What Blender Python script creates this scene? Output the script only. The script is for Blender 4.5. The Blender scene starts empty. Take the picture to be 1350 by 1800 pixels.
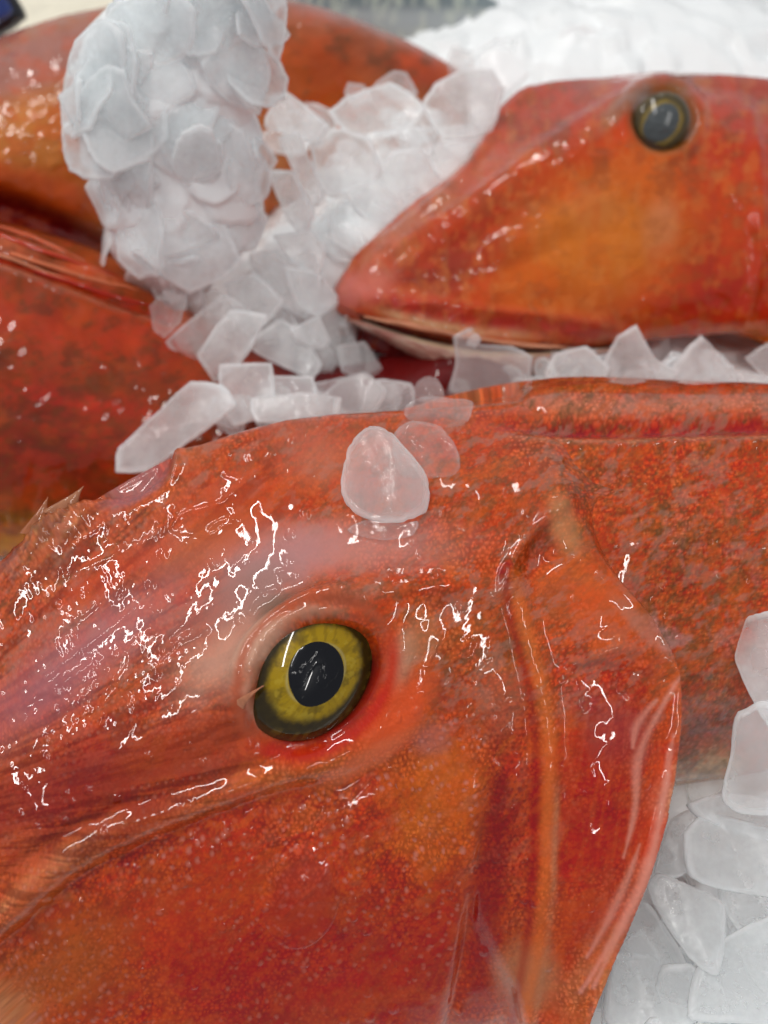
import bpy, math, random
import numpy as np
from mathutils import Vector

# ------------------------------------------------------------------ camera
S = 0.01                      # everything below is thought in centimetres
PITCH = math.radians(51.6)
CAM = np.array([0.0, 0.0, 17.6])
FPX = 1360.0
FW = np.array([0, math.cos(PITCH), -math.sin(PITCH)])
UP = np.array([0, math.sin(PITCH), math.cos(PITCH)])
RT = np.array([1.0, 0, 0])

scene = bpy.context.scene
col = scene.collection
cd = bpy.data.cameras.new('camera')
cam = bpy.data.objects.new('camera', cd)
col.objects.link(cam)
cam.location = CAM * S
cam.rotation_euler = (math.pi / 2 - PITCH, 0, 0)
cd.sensor_fit = 'VERTICAL'
cd.sensor_height = 24.0
cd.lens = 24.0 * FPX / 1800.0
cd.clip_start = 0.005
cd.clip_end = 50
cd.dof.use_dof = True
cd.dof.focus_distance = 0.128
cd.dof.aperture_fstop = cd.lens / 1000 / 0.0021     # a 2.1 mm pupil
scene.camera = cam

# ------------------------------------------------------------------ light
w = bpy.data.worlds.new('World')
scene.world = w
w.use_nodes = True
wb = w.node_tree.nodes['Background']
wb.inputs[0].default_value = (0.90, 0.95, 1.0, 1)
wb.inputs[1].default_value = 0.36


def tube(name, loc, length, width, rad, rz=0.0, colr=(1, 0.97, 0.93)):
    """a fluorescent tube on the hall's ceiling, shining down"""
    l = bpy.data.lights.new(name, 'AREA')
    l.shape = 'RECTANGLE'
    l.size = width
    l.size_y = length
    l.energy = 0.85 * rad * math.pi * length * width
    l.color = colr
    o = bpy.data.objects.new(name, l)
    col.objects.link(o)
    o.location = loc
    d = Vector((0, 0.15, 0.0)) - Vector(loc)
    o.rotation_euler = (0, 0, rz)
    return o


tube('ceiling_tube', (-1.25, 0.80, 1.75), 1.5, 0.042, 72)
tube('ceiling_tube', (-0.40, 0.10, 1.75), 1.2, 0.06, 55)
tube('ceiling_tube', (0.75, -1.30, 1.85), 1.5, 0.04, 60)  # unseen row behind the camera, added for glints on the cheek
tube('ceiling_tube', (0.20, 1.9, 1.8), 1.2, 0.045, 30)  # unseen row farther back, added to brighten the far ice

vs = scene.view_settings
vs.view_transform = 'Standard'
vs.look = 'None'
vs.exposure = 0.20
vs.gamma = 1.0
vs.use_curve_mapping = False
scene.render.engine = 'CYCLES'
cy = scene.cycles
cy.use_denoising = True
cy.max_bounces = 16
cy.transmission_bounces = 20
cy.transparent_max_bounces = 40
cy.volume_bounces = 10
cy.diffuse_bounces = 16
cy.use_adaptive_sampling = True
cy.adaptive_threshold = 0.05
cy.adaptive_min_samples = 16
cy.caustics_reflective = False
cy.caustics_refractive = False
cy.sample_clamp_indirect = 4.0

Q = 1.0
rng = np.random.default_rng(7)
random.seed(7)


# ------------------------------------------------------------------ maths
def project(P):
    r = P - CAM
    d = r @ FW
    d = np.where(d < 0.5, 0.5, d)
    return 675 + FPX * (r @ RT) / d, 900 - FPX * (r @ UP) / d, d


def ray(px, py):
    return FW + (px - 675) / FPX * RT + (900 - py) / FPX * UP


def at_z(px, py, z):
    d = ray(px, py)
    return CAM + d * ((z - CAM[2]) / d[2])


def at_y(px, py, y):
    d = ray(px, py)
    return CAM + d * (y / d[1])


def sst(a, b, x):
    t = np.clip((x - a) / (b - a), 0, 1)
    return t * t * (3 - 2 * t)


_TAB = np.random.default_rng(11).random((512, 512)).astype(np.float32).ravel()


def _h(ix, iy, seed):
    ix = np.asarray(ix).astype(np.int32); iy = np.asarray(iy).astype(np.int32)
    return _TAB[((ix + seed * 37) & 511) * 512 + ((iy + seed * 101) & 511)]


def vn(x, y, seed=0):
    x = np.asarray(x, np.float32); y = np.asarray(y, np.float32)
    fx = np.floor(x); fy = np.floor(y)
    ix = fx.astype(np.int32) + seed * 37; iy = fy.astype(np.int32) + seed * 101
    tx = x - fx; ty = y - fy
    tx = tx * tx * tx * (tx * (6 * tx - 15) + 10); ty = ty * ty * ty * (ty * (6 * ty - 15) + 10)
    x0 = (ix & 511) * 512; x1 = ((ix + 1) & 511) * 512; y0 = iy & 511; y1 = (iy + 1) & 511
    a = _TAB[x0 + y0]; b = _TAB[x1 + y0]; c = _TAB[x0 + y1]; d = _TAB[x1 + y1]
    return (a + (b - a) * tx) * (1 - ty) + (c + (d - c) * tx) * ty


def fbm(x, y, seed=0, oc=4, g=0.5):
    s = 0; a = 1; n = 0
    ca, sa = math.cos(0.6), math.sin(0.6)
    for i in range(oc):
        s = s + a * vn(x, y, seed + i * 17)
        n += a; a *= g
        x, y = (x * ca - y * sa) * 2.03, (x * sa + y * ca) * 2.03
    return s / n


def seg_dist(X, Y, pts, closed=False, reach=None):
    """signed distance to a polyline and the place along it 0..1; beyond reach (px) only a large number"""
    pts = np.array(pts, np.float32)
    if closed:
        pts = np.vstack([pts, pts[:1]])
    if reach is not None:
        x0, y0 = pts.min(0) - reach; x1, y1 = pts.max(0) + reach
        sel = (X > x0) & (X < x1) & (Y > y0) & (Y < y1)
        D = np.full(X.shape, 1e4, np.float32); T = np.zeros(X.shape, np.float32)
        if sel.any():
            d, t = seg_dist(X[sel], Y[sel], pts)
            D[sel] = d; T[sel] = t
        return D, T
    L = np.hypot(*np.diff(pts, axis=0).T)
    cum = np.concatenate([[0], np.cumsum(L)])
    best = np.full(X.shape, 1e9, np.float32); sg = np.zeros(X.shape, np.float32); tt = np.zeros(X.shape, np.float32)
    for i in range(len(L)):
        ax, ay = pts[i]; dx, dy = pts[i + 1] - pts[i]
        l2 = dx * dx + dy * dy + 1e-9
        rx = X - ax; ry = Y - ay
        t = np.clip((rx * dx + ry * dy) / l2, 0, 1)
        ex = rx - t * dx; ey = ry - t * dy
        d = ex * ex + ey * ey
        m = d < best
        np.copyto(best, d, where=m)
        np.copyto(sg, dx * ey - dy * ex, where=m)
        np.copyto(tt, (cum[i] + t * L[i]) / cum[-1], where=m)
    return np.sqrt(best) * np.where(sg < 0, -1, 1), tt


def smooth_pts(pts, n=8, closed=False):
    P = np.array(pts, float)
    m = len(P)
    out = []
    rngi = range(m if closed else m - 1)
    for i in rngi:
        if closed:
            p0, p1, p2, p3 = P[(i - 1) % m], P[i], P[(i + 1) % m], P[(i + 2) % m]
        else:
            p0, p1, p2, p3 = P[max(i - 1, 0)], P[i], P[i + 1], P[min(i + 2, m - 1)]
        for k in range(n):
            t = k / n
            out.append(0.5 * ((2 * p1) + (-p0 + p2) * t + (2 * p0 - 5 * p1 + 4 * p2 - p3) * t * t + (-p0 + 3 * p1 - 3 * p2 + p3) * t ** 3))
    if not closed:
        out.append(P[-1])
    return np.array(out)


def ell(X, Y, cx, cy, rx, ry, ang=0.0):
    a = math.radians(ang)
    dx = X - cx; dy = Y - cy
    u = (dx * math.cos(a) + dy * math.sin(a)) / rx
    v = (-dx * math.sin(a) + dy * math.cos(a)) / ry
    return np.sqrt(u * u + v * v)


def lin(c):
    c = np.array(c, float) / 255.0
    return np.where(c <= 0.04045, c / 12.92, ((c + 0.055) / 1.055) ** 2.4)


def cr_weights(t, n):
    W = np.zeros((len(t), n))
    i = np.clip(np.floor(t).astype(int), 0, n - 2)
    f = t - i
    w0 = 0.5 * (-f + 2 * f * f - f ** 3); w1 = 0.5 * (2 - 5 * f * f + 3 * f ** 3)
    w2 = 0.5 * (f + 4 * f * f - 3 * f ** 3); w3 = 0.5 * (-f * f + f ** 3)
    r = np.arange(len(t))
    for k, wk in ((-1, w0), (0, w1), (1, w2), (2, w3)):
        np.add.at(W, (r, np.clip(i + k, 0, n - 1)), wk)
    return W


def grid_normals(P):
    du = np.gradient(P, axis=0); dv = np.gradient(P, axis=1)
    n = np.cross(dv, du)
    n /= np.linalg.norm(n, axis=2, keepdims=True) + 1e-12
    return n


# ------------------------------------------------------------------ scene helpers
def new_mesh(name, V, F, mat, parent=None, colr=None, smooth=True, origin=None, fac=None):
    """V in cm, world; parts are stored relative to their parent's place"""
    V = np.asarray(V, float)
    if parent is not None:
        o0 = np.zeros(3)
        p = parent
        while p is not None:
            o0 = o0 + np.array(p.location) / S
            p = p.parent
        V = V - o0
    elif origin is not None:
        V = V - origin
    me = bpy.data.meshes.new(name)
    F = np.asarray(F)
    me.vertices.add(len(V))
    me.vertices.foreach_set('co', (V * S).astype(np.float32).ravel())
    if F.ndim == 2:
        k = F.shape[1]
        me.loops.add(F.size)
        me.loops.foreach_set('vertex_index', F.astype(np.int32).ravel())
        me.polygons.add(len(F))
        me.polygons.foreach_set('loop_start', np.arange(0, F.size, k, dtype=np.int32))
    me.update(calc_edges=True)
    if smooth:
        me.polygons.foreach_set('use_smooth', np.ones(len(me.polygons), bool))
    if colr is not None:
        at = me.color_attributes.new('Col', 'FLOAT_COLOR', 'POINT')
        c4 = np.ones((len(V), 4), np.float32); c4[:, :3] = colr
        at.data.foreach_set('color', c4.ravel())
    if fac is not None:
        for nm, arr in fac.items():
            a2 = me.attributes.new(nm, 'FLOAT', 'POINT')
            a2.data.foreach_set('value', arr.astype(np.float32).ravel())
    me.materials.append(mat)
    o = bpy.data.objects.new(name, me)
    col.objects.link(o)
    if parent is not None:
        o.parent = parent
    elif origin is not None:
        o.location = np.asarray(origin) * S
    return o


def tag(o, label=None, cat=None, group=None, kind=None):
    if label: o['label'] = label
    if cat: o['category'] = cat
    if group: o['group'] = group
    if kind: o['kind'] = kind
    return o


def empty(name, loc):
    o = bpy.data.objects.new(name, None)
    o.empty_display_size = 0.01
    col.objects.link(o)
    o.location = np.asarray(loc) * S
    return o


def grid_faces(nu, nv, wrap_v=False):
    a = np.arange(nu * nv).reshape(nu, nv)
    if wrap_v:
        b = np.hstack([a, a[:, :1]])
    else:
        b = a
    return np.stack([b[:-1, :-1], b[:-1, 1:], b[1:, 1:], b[1:, :-1]], -1).reshape(-1, 4)


# ------------------------------------------------------------------ materials
def mat_new(name):
    m = bpy.data.materials.new(name)
    m.use_nodes = True
    nt = m.node_tree
    return m, nt, nt.nodes['Principled BSDF']


def skin_material(name, rough=0.45, coat_rough=0.025, sss=0.0, bump=0.10, bscale=900):
    m, nt, b = mat_new(name)
    a = nt.nodes.new('ShaderNodeAttribute'); a.attribute_name = 'Col'
    nt.links.new(a.outputs['Color'], b.inputs['Base Color'])
    b.inputs['Roughness'].default_value = rough
    b.inputs['IOR'].default_value = 1.36
    b.inputs['Specular IOR Level'].default_value = 0.12
    b.inputs['Coat Weight'].default_value = 1.0
    b.inputs['Coat Roughness'].default_value = coat_rough
    b.inputs['Coat IOR'].default_value = 1.34
    b.inputs['Subsurface Weight'].default_value = sss
    b.inputs['Subsurface Radius'].default_value = (0.004, 0.0014, 0.0008)
    b.inputs['Subsurface Scale'].default_value = 0.5
    n = nt.nodes.new('ShaderNodeTexNoise')
    n.inputs['Scale'].default_value = bscale
    n.inputs['Detail'].default_value = 3
    tc = nt.nodes.new('ShaderNodeTexCoord')
    nt.links.new(tc.outputs['Object'], n.inputs['Vector'])
    bp = nt.nodes.new('ShaderNodeBump')
    bp.inputs['Strength'].default_value = bump
    bp.inputs['Distance'].default_value = 0.0002
    nt.links.new(n.outputs['Fac'], bp.inputs['Height'])
    # the skin's own grain lies under the water film, so only the skin below takes it
    ga = nt.nodes.new('ShaderNodeAttribute'); ga.attribute_name = 'grain'
    b2 = nt.nodes.new('ShaderNodeBump')
    b2.inputs['Strength'].default_value = 1.0
    b2.inputs['Distance'].default_value = 0.01
    nt.links.new(ga.outputs['Fac'], b2.inputs['Height'])
    nt.links.new(bp.outputs['Normal'], b2.inputs['Normal'])
    nt.links.new(b2.outputs['Normal'], b.inputs['Normal'])
    return m


def ice_material(name, density=500.0, frost=0.15, tint=(0.965, 0.985, 0.992), rough=0.09, bscale=160, bstr=0.35, solid=False):
    """ice: a wet face that lets light in, and a body of tiny bubbles that scatters it; frost on part of the face"""
    m, nt, b = mat_new(name)
    N = nt.nodes.new
    tc = N('ShaderNodeTexCoord'); oi = N('ShaderNodeObjectInfo')
    va = N('ShaderNodeVectorMath'); va.operation = 'ADD'
    nt.links.new(tc.outputs['Object'], va.inputs[0]); nt.links.new(oi.outputs['Random'], va.inputs[1])
    no = N('ShaderNodeTexNoise'); no.inputs['Scale'].default_value = bscale; no.inputs['Detail'].default_value = 5
    no.inputs['Roughness'].default_value = 0.62
    nt.links.new(va.outputs[0], no.inputs['Vector'])
    bp = N('ShaderNodeBump'); bp.inputs['Strength'].default_value = bstr; bp.inputs['Distance'].default_value = 0.0012
    nt.links.new(no.outputs['Fac'], bp.inputs['Height'])
    if solid:
        nt.links.new(bp.outputs[0], b.inputs['Normal'])
        b.inputs['Base Color'].default_value = (*tint, 1)
        b.inputs['IOR'].default_value = 1.31
        b.inputs['Roughness'].default_value = rough
        b.inputs['Subsurface Weight'].default_value = 0.0
        return m
    nt.nodes.remove(b)
    out = nt.nodes['Material Output']
    df = N('ShaderNodeBsdfDiffuse'); df.inputs[0].default_value = (*tint, 1)
    tl = N('ShaderNodeBsdfTranslucent'); tl.inputs[0].default_value = (*tint, 1)
    m1 = N('ShaderNodeMixShader'); m1.inputs[0].default_value = .5
    nt.links.new(df.outputs[0], m1.inputs[1]); nt.links.new(tl.outputs[0], m1.inputs[2])
    tr = N('ShaderNodeBsdfTransparent'); tr.inputs[0].default_value = (1, 1, 1, 1)
    n2 = N('ShaderNodeTexNoise'); n2.inputs['Scale'].default_value = 70; n2.inputs['Detail'].default_value = 6
    n2.inputs['Roughness'].default_value = .65
    nt.links.new(va.outputs[0], n2.inputs['Vector'])
    mr = N('ShaderNodeMapRange'); mr.inputs[1].default_value = .35; mr.inputs[2].default_value = .65
    mr.inputs[3].default_value = frost * .5; mr.inputs[4].default_value = frost * 1.5
    nt.links.new(n2.outputs['Fac'], mr.inputs[0])
    # rims take more frost and come out whiter
    ra = N('ShaderNodeAttribute'); ra.attribute_name = 'rim'
    rm = N('ShaderNodeMath'); rm.operation = 'MULTIPLY_ADD'; rm.inputs[1].default_value = min(.5, frost * 2.2)
    nt.links.new(ra.outputs['Fac'], rm.inputs[0]); nt.links.new(mr.outputs[0], rm.inputs[2])
    mx = N('ShaderNodeMixShader')
    nt.links.new(rm.outputs[0], mx.inputs[0]); nt.links.new(tr.outputs[0], mx.inputs[1]); nt.links.new(m1.outputs[0], mx.inputs[2])
    gl = N('ShaderNodeBsdfGlossy'); gl.inputs['Roughness'].default_value = rough
    nt.links.new(bp.outputs[0], gl.inputs['Normal'])
    fr = N('ShaderNodeFresnel'); fr.inputs['IOR'].default_value = 1.31
    nt.links.new(bp.outputs[0], fr.inputs['Normal'])
    # the outer face of the wet film mirrors; light leaving from inside is let out
    ge = N('ShaderNodeNewGeometry')
    iv = N('ShaderNodeMath'); iv.operation = 'SUBTRACT'; iv.inputs[0].default_value = 1.0
    nt.links.new(ge.outputs['Backfacing'], iv.inputs[1])
    mu = N('ShaderNodeMath'); mu.operation = 'MULTIPLY'
    nt.links.new(fr.outputs[0], mu.inputs[0]); nt.links.new(iv.outputs[0], mu.inputs[1])
    mg = N('ShaderNodeMixShader')
    nt.links.new(mu.outputs[0], mg.inputs[0]); nt.links.new(mx.outputs[0], mg.inputs[1]); nt.links.new(gl.outputs[0], mg.inputs[2])
    nt.links.new(mg.outputs[0], out.inputs['Surface'])
    if not density:
        return m
    vo = N('ShaderNodeVolumeScatter')
    vo.inputs['Color'].default_value = (.998, .999, .9995, 1)
    vo.inputs['Density'].default_value = density
    vo.inputs['Anisotropy'].default_value = 0.3
    nt.links.new(vo.outputs[0], out.inputs['Volume'])
    return m


M = {}
M['skin'] = skin_material('wet_red_skin')
M['skin_far'] = skin_material('wet_red_skin_soft', coat_rough=0.05, bump=0.2, bscale=500)
M['silver'] = skin_material('silver_skin', rough=0.3, sss=0.0)
M['ice'] = ice_material('milky_ice', 320, 0.26)
M['ice_clear'] = ice_material('clear_ice', 260, 0.14, rough=0.10)
M['ice_glass'] = ice_material('melting_ice', 110, 0.06, rough=0.05, bstr=0.25)
M['ice_bed'] = ice_material('crushed_ice', rough=0.2, solid=True, tint=(.9, .915, .92))
M['ice_far'] = ice_material('far_ice', rough=0.15, solid=True, tint=(.94, .95, .955))
M['ice_fused'] = ice_material('fused_flake_ice', 0, 0.36, rough=.09)
M['ice_core'] = ice_material('fused_ice', rough=0.16, solid=True, tint=(.92, .935, .94))
M['eye'] = skin_material('eye_gloss', rough=0.25, coat_rough=0.02, sss=0.0, bump=0.1, bscale=1500)


def plain(name, rgb, rough=0.5, coat=0.0):
    m, nt, b = mat_new(name)
    n = nt.nodes.new('ShaderNodeTexNoise'); n.inputs['Scale'].default_value = 120
    tc = nt.nodes.new('ShaderNodeTexCoord'); nt.links.new(tc.outputs['Object'], n.inputs['Vector'])
    r = nt.nodes.new('ShaderNodeValToRGB')
    c = np.array(rgb)
    r.color_ramp.elements[0].color = (*(c * 0.8), 1); r.color_ramp.elements[1].color = (*np.minimum(c * 1.2, 0.95), 1)
    nt.links.new(n.outputs['Fac'], r.inputs[0]); nt.links.new(r.outputs[0], b.inputs['Base Color'])
    b.inputs['Roughness'].default_value = rough
    b.inputs['Coat Weight'].default_value = coat
    return m


# ------------------------------------------------------------------ fish bodies
class _Skin:
    """from a colour as seen (with the gloss lying over it) to the skin's own reflectance"""
    __array_ufunc__ = None

    def __rmul__(self, C):
        return np.clip((np.asarray(C) - 0.017) * 0.84, 0.004, 0.95)


KA = _Skin()


class Loft:
    """a fish body: cross sections along a bent axis, each a half profile (w across, z up) mirrored to the far side"""

    def __init__(self, stations, nu, nv, scale=1.0, shift=(0, 0, 0), margin=80, roll=0.0, pitch=0.0):
        C = np.array([s[0] for s in stations], float)
        T = np.gradient(C, axis=0)
        T /= np.linalg.norm(T, axis=1, keepdims=True)
        rings = []
        for c, t, s in zip(C, T, stations):
            near = np.array([t[1], -t[0]])
            prof = s[1]
            far = s[2] if len(s) > 2 else prof
            ring = [(c[0] - near[0] * wv, c[1] - near[1] * wv, z) for wv, z in far[::-1]]
            ring += [(c[0] + near[0] * wv, c[1] + near[1] * wv, z) for wv, z in prof[1:]]
            ring = np.array(ring)
            if roll or pitch:
                a = math.radians(roll)
                cc = np.array([c[0], c[1], 4.0]); n3 = np.array([near[0], near[1], 0.0])
                q = ring - cc
                wv = q @ n3; zv = q[:, 2].copy()
                q = q - np.outer(wv, n3); q[:, 2] = 0
                w2 = wv * math.cos(a) - zv * math.sin(a); z2 = wv * math.sin(a) + zv * math.cos(a)
                ring = cc + q + np.outer(w2, n3)
                ring[:, 2] += z2
                ring[:, 2] -= math.tan(math.radians(pitch)) * (c[0] + 3)
            rings.append(ring)
        R = np.array(rings)
        R = R * scale + np.array(shift)
        self.R = R
        ns, nk = R.shape[:2]
        # spread the rows and columns by how large they show in the photograph
        tu = np.linspace(0, ns - 1, 400); tv = np.linspace(0, nk - 1, 400)
        D = np.einsum('us,skc,vk->uvc', cr_weights(tu, ns), R, cr_weights(tv, nk))
        px, py, dp = project(D.reshape(-1, 3))
        px = px.reshape(400, 400); py = py.reshape(400, 400)
        nrm = grid_normals(D)
        view = CAM - D; view /= np.linalg.norm(view, axis=2, keepdims=True)
        seen = (px > -margin) & (px < 1350 + margin) & (py > -margin) & (py < 1800 + margin) & ((nrm * view).sum(2) > -0.15)

        def spread(axis, n, t):
            s = np.hypot(np.diff(px, axis=axis), np.diff(py, axis=axis))
            sl = [slice(None)] * 2; sl[axis] = slice(1, None)
            s = np.where(seen[tuple(sl)], s, s * 0.06)
            sp = np.percentile(s, 85, axis=1 - axis) + 0.02
            cum = np.concatenate([[0], np.cumsum(sp)])
            return np.interp(np.linspace(0, cum[-1], n), cum, t)
        self.tu = spread(0, nu, tu); self.tv = spread(1, nv, tv)
        self.P = np.einsum('us,skc,vk->uvc', cr_weights(self.tu, ns), R, cr_weights(self.tv, nk), optimize=True)
        self.nu, self.nv = nu, nv
        self.refresh()

    def refresh(self):
        self.N = grid_normals(self.P)
        X, Y, d = project(self.P.reshape(-1, 3))
        self.X = X.reshape(self.nu, self.nv).astype(np.float32); self.Y = Y.reshape(self.nu, self.nv).astype(np.float32)
        v = CAM - self.P; v /= np.linalg.norm(v, axis=2, keepdims=True)
        self.face = sst(-0.05, 0.2, (self.N * v).sum(2))

    def push(self, h):
        self.P = self.P + self.N * (h * 1.0)[..., None]

    def cap(self):
        self.P[0] = self.P[1].mean(0); self.P[-1] = self.P[-2].mean(0)

    def hit(self, px, py):
        d = (self.X - px) ** 2 + (self.Y - py) ** 2 + (self.face < 0.3) * 1e9
        i = np.unravel_index(np.argmin(d), d.shape)
        return self.P[i].copy(), self.N[i].copy()

    def build(self, name, mat, parent, colr):
        self.cap()
        V = self.P.reshape(-1, 3)
        F = grid_faces(self.nu, self.nv, wrap_v=False)[:, ::-1]
        return new_mesh(name, V, F, mat, parent, colr=np.clip(colr.reshape(-1, 3), 0.002, 0.95))


class Paint:
    def __init__(self, L, base):
        self.L = L
        self.C = np.broadcast_to(lin(base), L.P.shape).copy()

    def over(self, mask, rgb):
        m = np.clip(mask, 0, 1)[..., None]
        self.C = self.C * (1 - m) + lin(rgb) * m

    def mul(self, f):
        self.C = self.C * f[..., None]

    def blob(self, cx, cy, rx, ry, ang, rgb, a=0.8, edge=0.6, wob=0.35):
        L = self.L
        q = max(rx, ry) * 1.7
        s = (np.abs(L.X - cx) < q) & (np.abs(L.Y - cy) < q)
        r = ell(L.X[s], L.Y[s], cx, cy, rx, ry, ang) + wob * (WOB(L)[s] - 0.5)
        m = (a * (1 - sst(1 - edge, 1 + edge * 0.6, r)))[..., None]
        self.C[s] = self.C[s] * (1 - m) + lin(rgb) * m

    def line(self, pts, wd, rgb, a=0.8, soft=1.0, taper=0.0, wob=0.0):
        L = self.L
        d, t = seg_dist(L.X, L.Y, smooth_pts(pts, 5), reach=wd * 3.2)
        d = np.abs(d) + wob * (WOB(L) - 0.5) * wd
        ww = wd * (1 - taper * np.abs(2 * t - 1))
        self.over(a * np.exp(-(d / np.maximum(ww, 0.5)) ** 2), rgb)


def WOB(L):
    if not hasattr(L, '_w'):
        L._w = fbm(L.X / 38, L.Y / 38, 5, 4, 0.6)
    return L._w


# profile rows: top mid, brow, upper side, eye level, cheek, low cheek, belly edge, belly
def prof(zt, wb, zb, we, ze, wm, zm, wc, zc, wl, zl, wf, zf, z0):
    return [(0, zt), (wb * 0.55, zt * 0.6 + zb * 0.4), (wb, zb), (we, ze), (wm, zm), (wc, zc), (wl, zl), (wf, zf), (0, z0)]


HEAD = [
    ((-11.6, -0.5), prof(2.9, .3, 2.9, .5, 2.7, .6, 2.4, .7, 2.2, .6, 2.0, .4, 1.9, 1.9)),
    ((-11.2, -0.15), prof(3.6, .8, 3.5, 1.2, 3.2, 1.5, 2.7, 1.7, 2.2, 1.6, 1.7, 1.0, 1.4, 1.3)),
    ((-9.4, 1.4), prof(4.6, 1.1, 4.5, 1.7, 3.9, 2.3, 3.2, 2.7, 2.4, 2.6, 1.5, 1.8, .8, .6)),
    ((-6.2, 4.3), prof(5.8, 1.4, 5.7, 2.0, 5.2, 2.8, 4.3, 3.8, 3.1, 4.1, 1.6, 3.0, .5, .2)),
    ((-2.9, 7.2), prof(6.8, 1.9, 6.95, 2.5, 6.4, 3.4, 5.3, 4.7, 3.7, 5.5, 1.8, 4.4, .3, 0)),
    ((-.9, 8.5), prof(7.5, 2.0, 7.3, 2.8, 6.7, 3.9, 5.5, 5.1, 3.9, 5.8, 1.9, 4.6, .3, 0)),
    ((1.5, 9.25), prof(7.95, 2.0, 7.65, 2.9, 6.9, 4.1, 5.7, 5.2, 4.0, 5.7, 1.9, 4.6, .3, 0)),
    ((4.2, 9.75), prof(8.0, 1.8, 7.65, 2.8, 6.9, 4.0, 5.7, 5.0, 4.0, 5.3, 1.9, 4.3, .3, 0)),
    ((7.2, 10.0), prof(7.8, 1.6, 7.4, 2.6, 6.7, 3.7, 5.5, 4.6, 3.9, 4.8, 1.9, 4.0, .3, 0)),
    ((12.0, 10.2), prof(7.2, 1.4, 6.8, 2.2, 6.1, 3.2, 5.0, 3.9, 3.5, 4.0, 1.7, 3.3, .3, 0)),
    ((18.0, 10.4), prof(6.0, 1.1, 5.6, 1.7, 5.0, 2.4, 4.0, 2.9, 2.8, 2.9, 1.4, 2.3, .3, 0)),
    ((28.0, 10.8), prof(2.6, .5, 2.4, .8, 2.1, 1.0, 1.7, 1.1, 1.2, 1.1, .7, .8, .3, .1)),
]
# the near fish lies rolled over on its far side: its near cheek slopes out to the viewer
NEAR = [HEAD[0][1], HEAD[1][1],
    prof(4.5, 1.1, 4.4, 1.7, 3.9, 2.5, 3.3, 3.2, 2.5, 3.6, 1.5, 2.8, .6, .6),
    prof(5.8, 1.4, 5.7, 2.0, 5.3, 3.0, 4.5, 4.4, 3.3, 5.5, 1.7, 4.6, .4, .2),
    prof(6.8, 1.9, 6.9, 2.6, 6.4, 3.8, 5.4, 5.6, 3.9, 7.4, 1.9, 7.0, .2, 0),
    prof(7.4, 2.0, 7.2, 2.9, 6.7, 4.3, 5.6, 6.3, 4.1, 8.4, 2.0, 8.0, .2, 0),
    prof(7.75, 2.0, 7.25, 3.0, 6.75, 4.6, 5.8, 6.7, 4.2, 8.8, 2.0, 8.4, .2, 0),
    prof(7.75, 1.8, 7.15, 2.9, 6.65, 4.5, 5.8, 6.6, 4.2, 8.4, 2.0, 7.6, .2, 0),
    prof(7.55, 1.6, 6.9, 2.7, 6.4, 4.1, 5.6, 6.0, 4.0, 7.6, 1.9, 7.0, .2, 0),
    HEAD[9][1], HEAD[10][1], HEAD[11][1]]
FAR = [HEAD[0][1], HEAD[1][1],
    prof(4.5, 2.0, 4.4, 2.5, 3.9, 2.7, 3.3, 2.9, 2.4, 2.6, 1.5, 1.8, .8, .6),
    prof(5.8, 3.0, 5.75, 3.6, 5.0, 3.8, 4.0, 4.0, 3.0, 4.1, 1.6, 3.0, .5, .2),
    prof(6.8, 2.6, 6.9, 3.3, 6.1, 4.0, 5.0, 4.7, 3.6, 5.2, 1.8, 4.4, .3, 0),
    prof(7.4, 2.2, 7.1, 3.0, 6.2, 4.0, 5.0, 5.0, 3.6, 5.4, 1.8, 4.4, .3, 0),
    prof(7.4, 1.8, 6.95, 2.7, 6.1, 3.8, 5.0, 4.8, 3.6, 5.2, 1.8, 4.4, .3, 0),
    prof(7.3, 1.7, 6.8, 2.6, 6.1, 3.8, 5.2, 4.8, 3.6, 5.0, 1.8, 4.2, .3, 0),
    prof(7.15, 1.5, 6.6, 2.5, 5.9, 3.6, 5.0, 4.5, 3.6, 4.7, 1.8, 4.0, .3, 0),
    HEAD[9][1], HEAD[10][1], HEAD[11][1]]
HEAD1 = [(h[0], n, f) for h, n, f in zip(HEAD, NEAR, FAR)]

#@@FISH1
# ------------------------------------------------------------------ the near fish
EDGE = smooth_pts([(940, 600), (950, 690), (965, 800), (1000, 890), (1080, 1022), (1152, 1102), (1190, 1190), (1192, 1300), (1165, 1450), (1110, 1600), (1050, 1750), (1000, 1900)], 6)
EYE1 = (553, 1190)


def rows(X, Y, cx, cy, dth, dr, size, r0, seed, jit=0.25):
    """little bony grains set in rows that run out from one point; returns height 0..1 and a random number for each grain"""
    r = np.hypot(X - cx, Y - cy) + 1e-6
    th = np.arctan2(Y - cy, X - cx)
    lev = np.floor(np.log2(np.maximum(r / r0, 0.06)))
    d = dth / 2.0 ** lev
    rw = np.floor(th / d)
    k = r / dr + 0.5 * (rw % 2)
    kc = np.floor(k)
    h1 = _h(rw, kc, seed); h2 = _h(rw, kc, seed + 5); h3 = _h(rw, kc, seed + 9)
    ac = (th / d - rw - 0.5 + jit * (h1 - 0.5)) * d * r
    al = (k - kc - 0.5 + jit * (h2 - 0.5)) * dr
    q = np.hypot(ac, al) / (size * (0.65 + 0.7 * h3))
    return np.clip(1 - q * q, 0, 1) ** 1.3, h3


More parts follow.
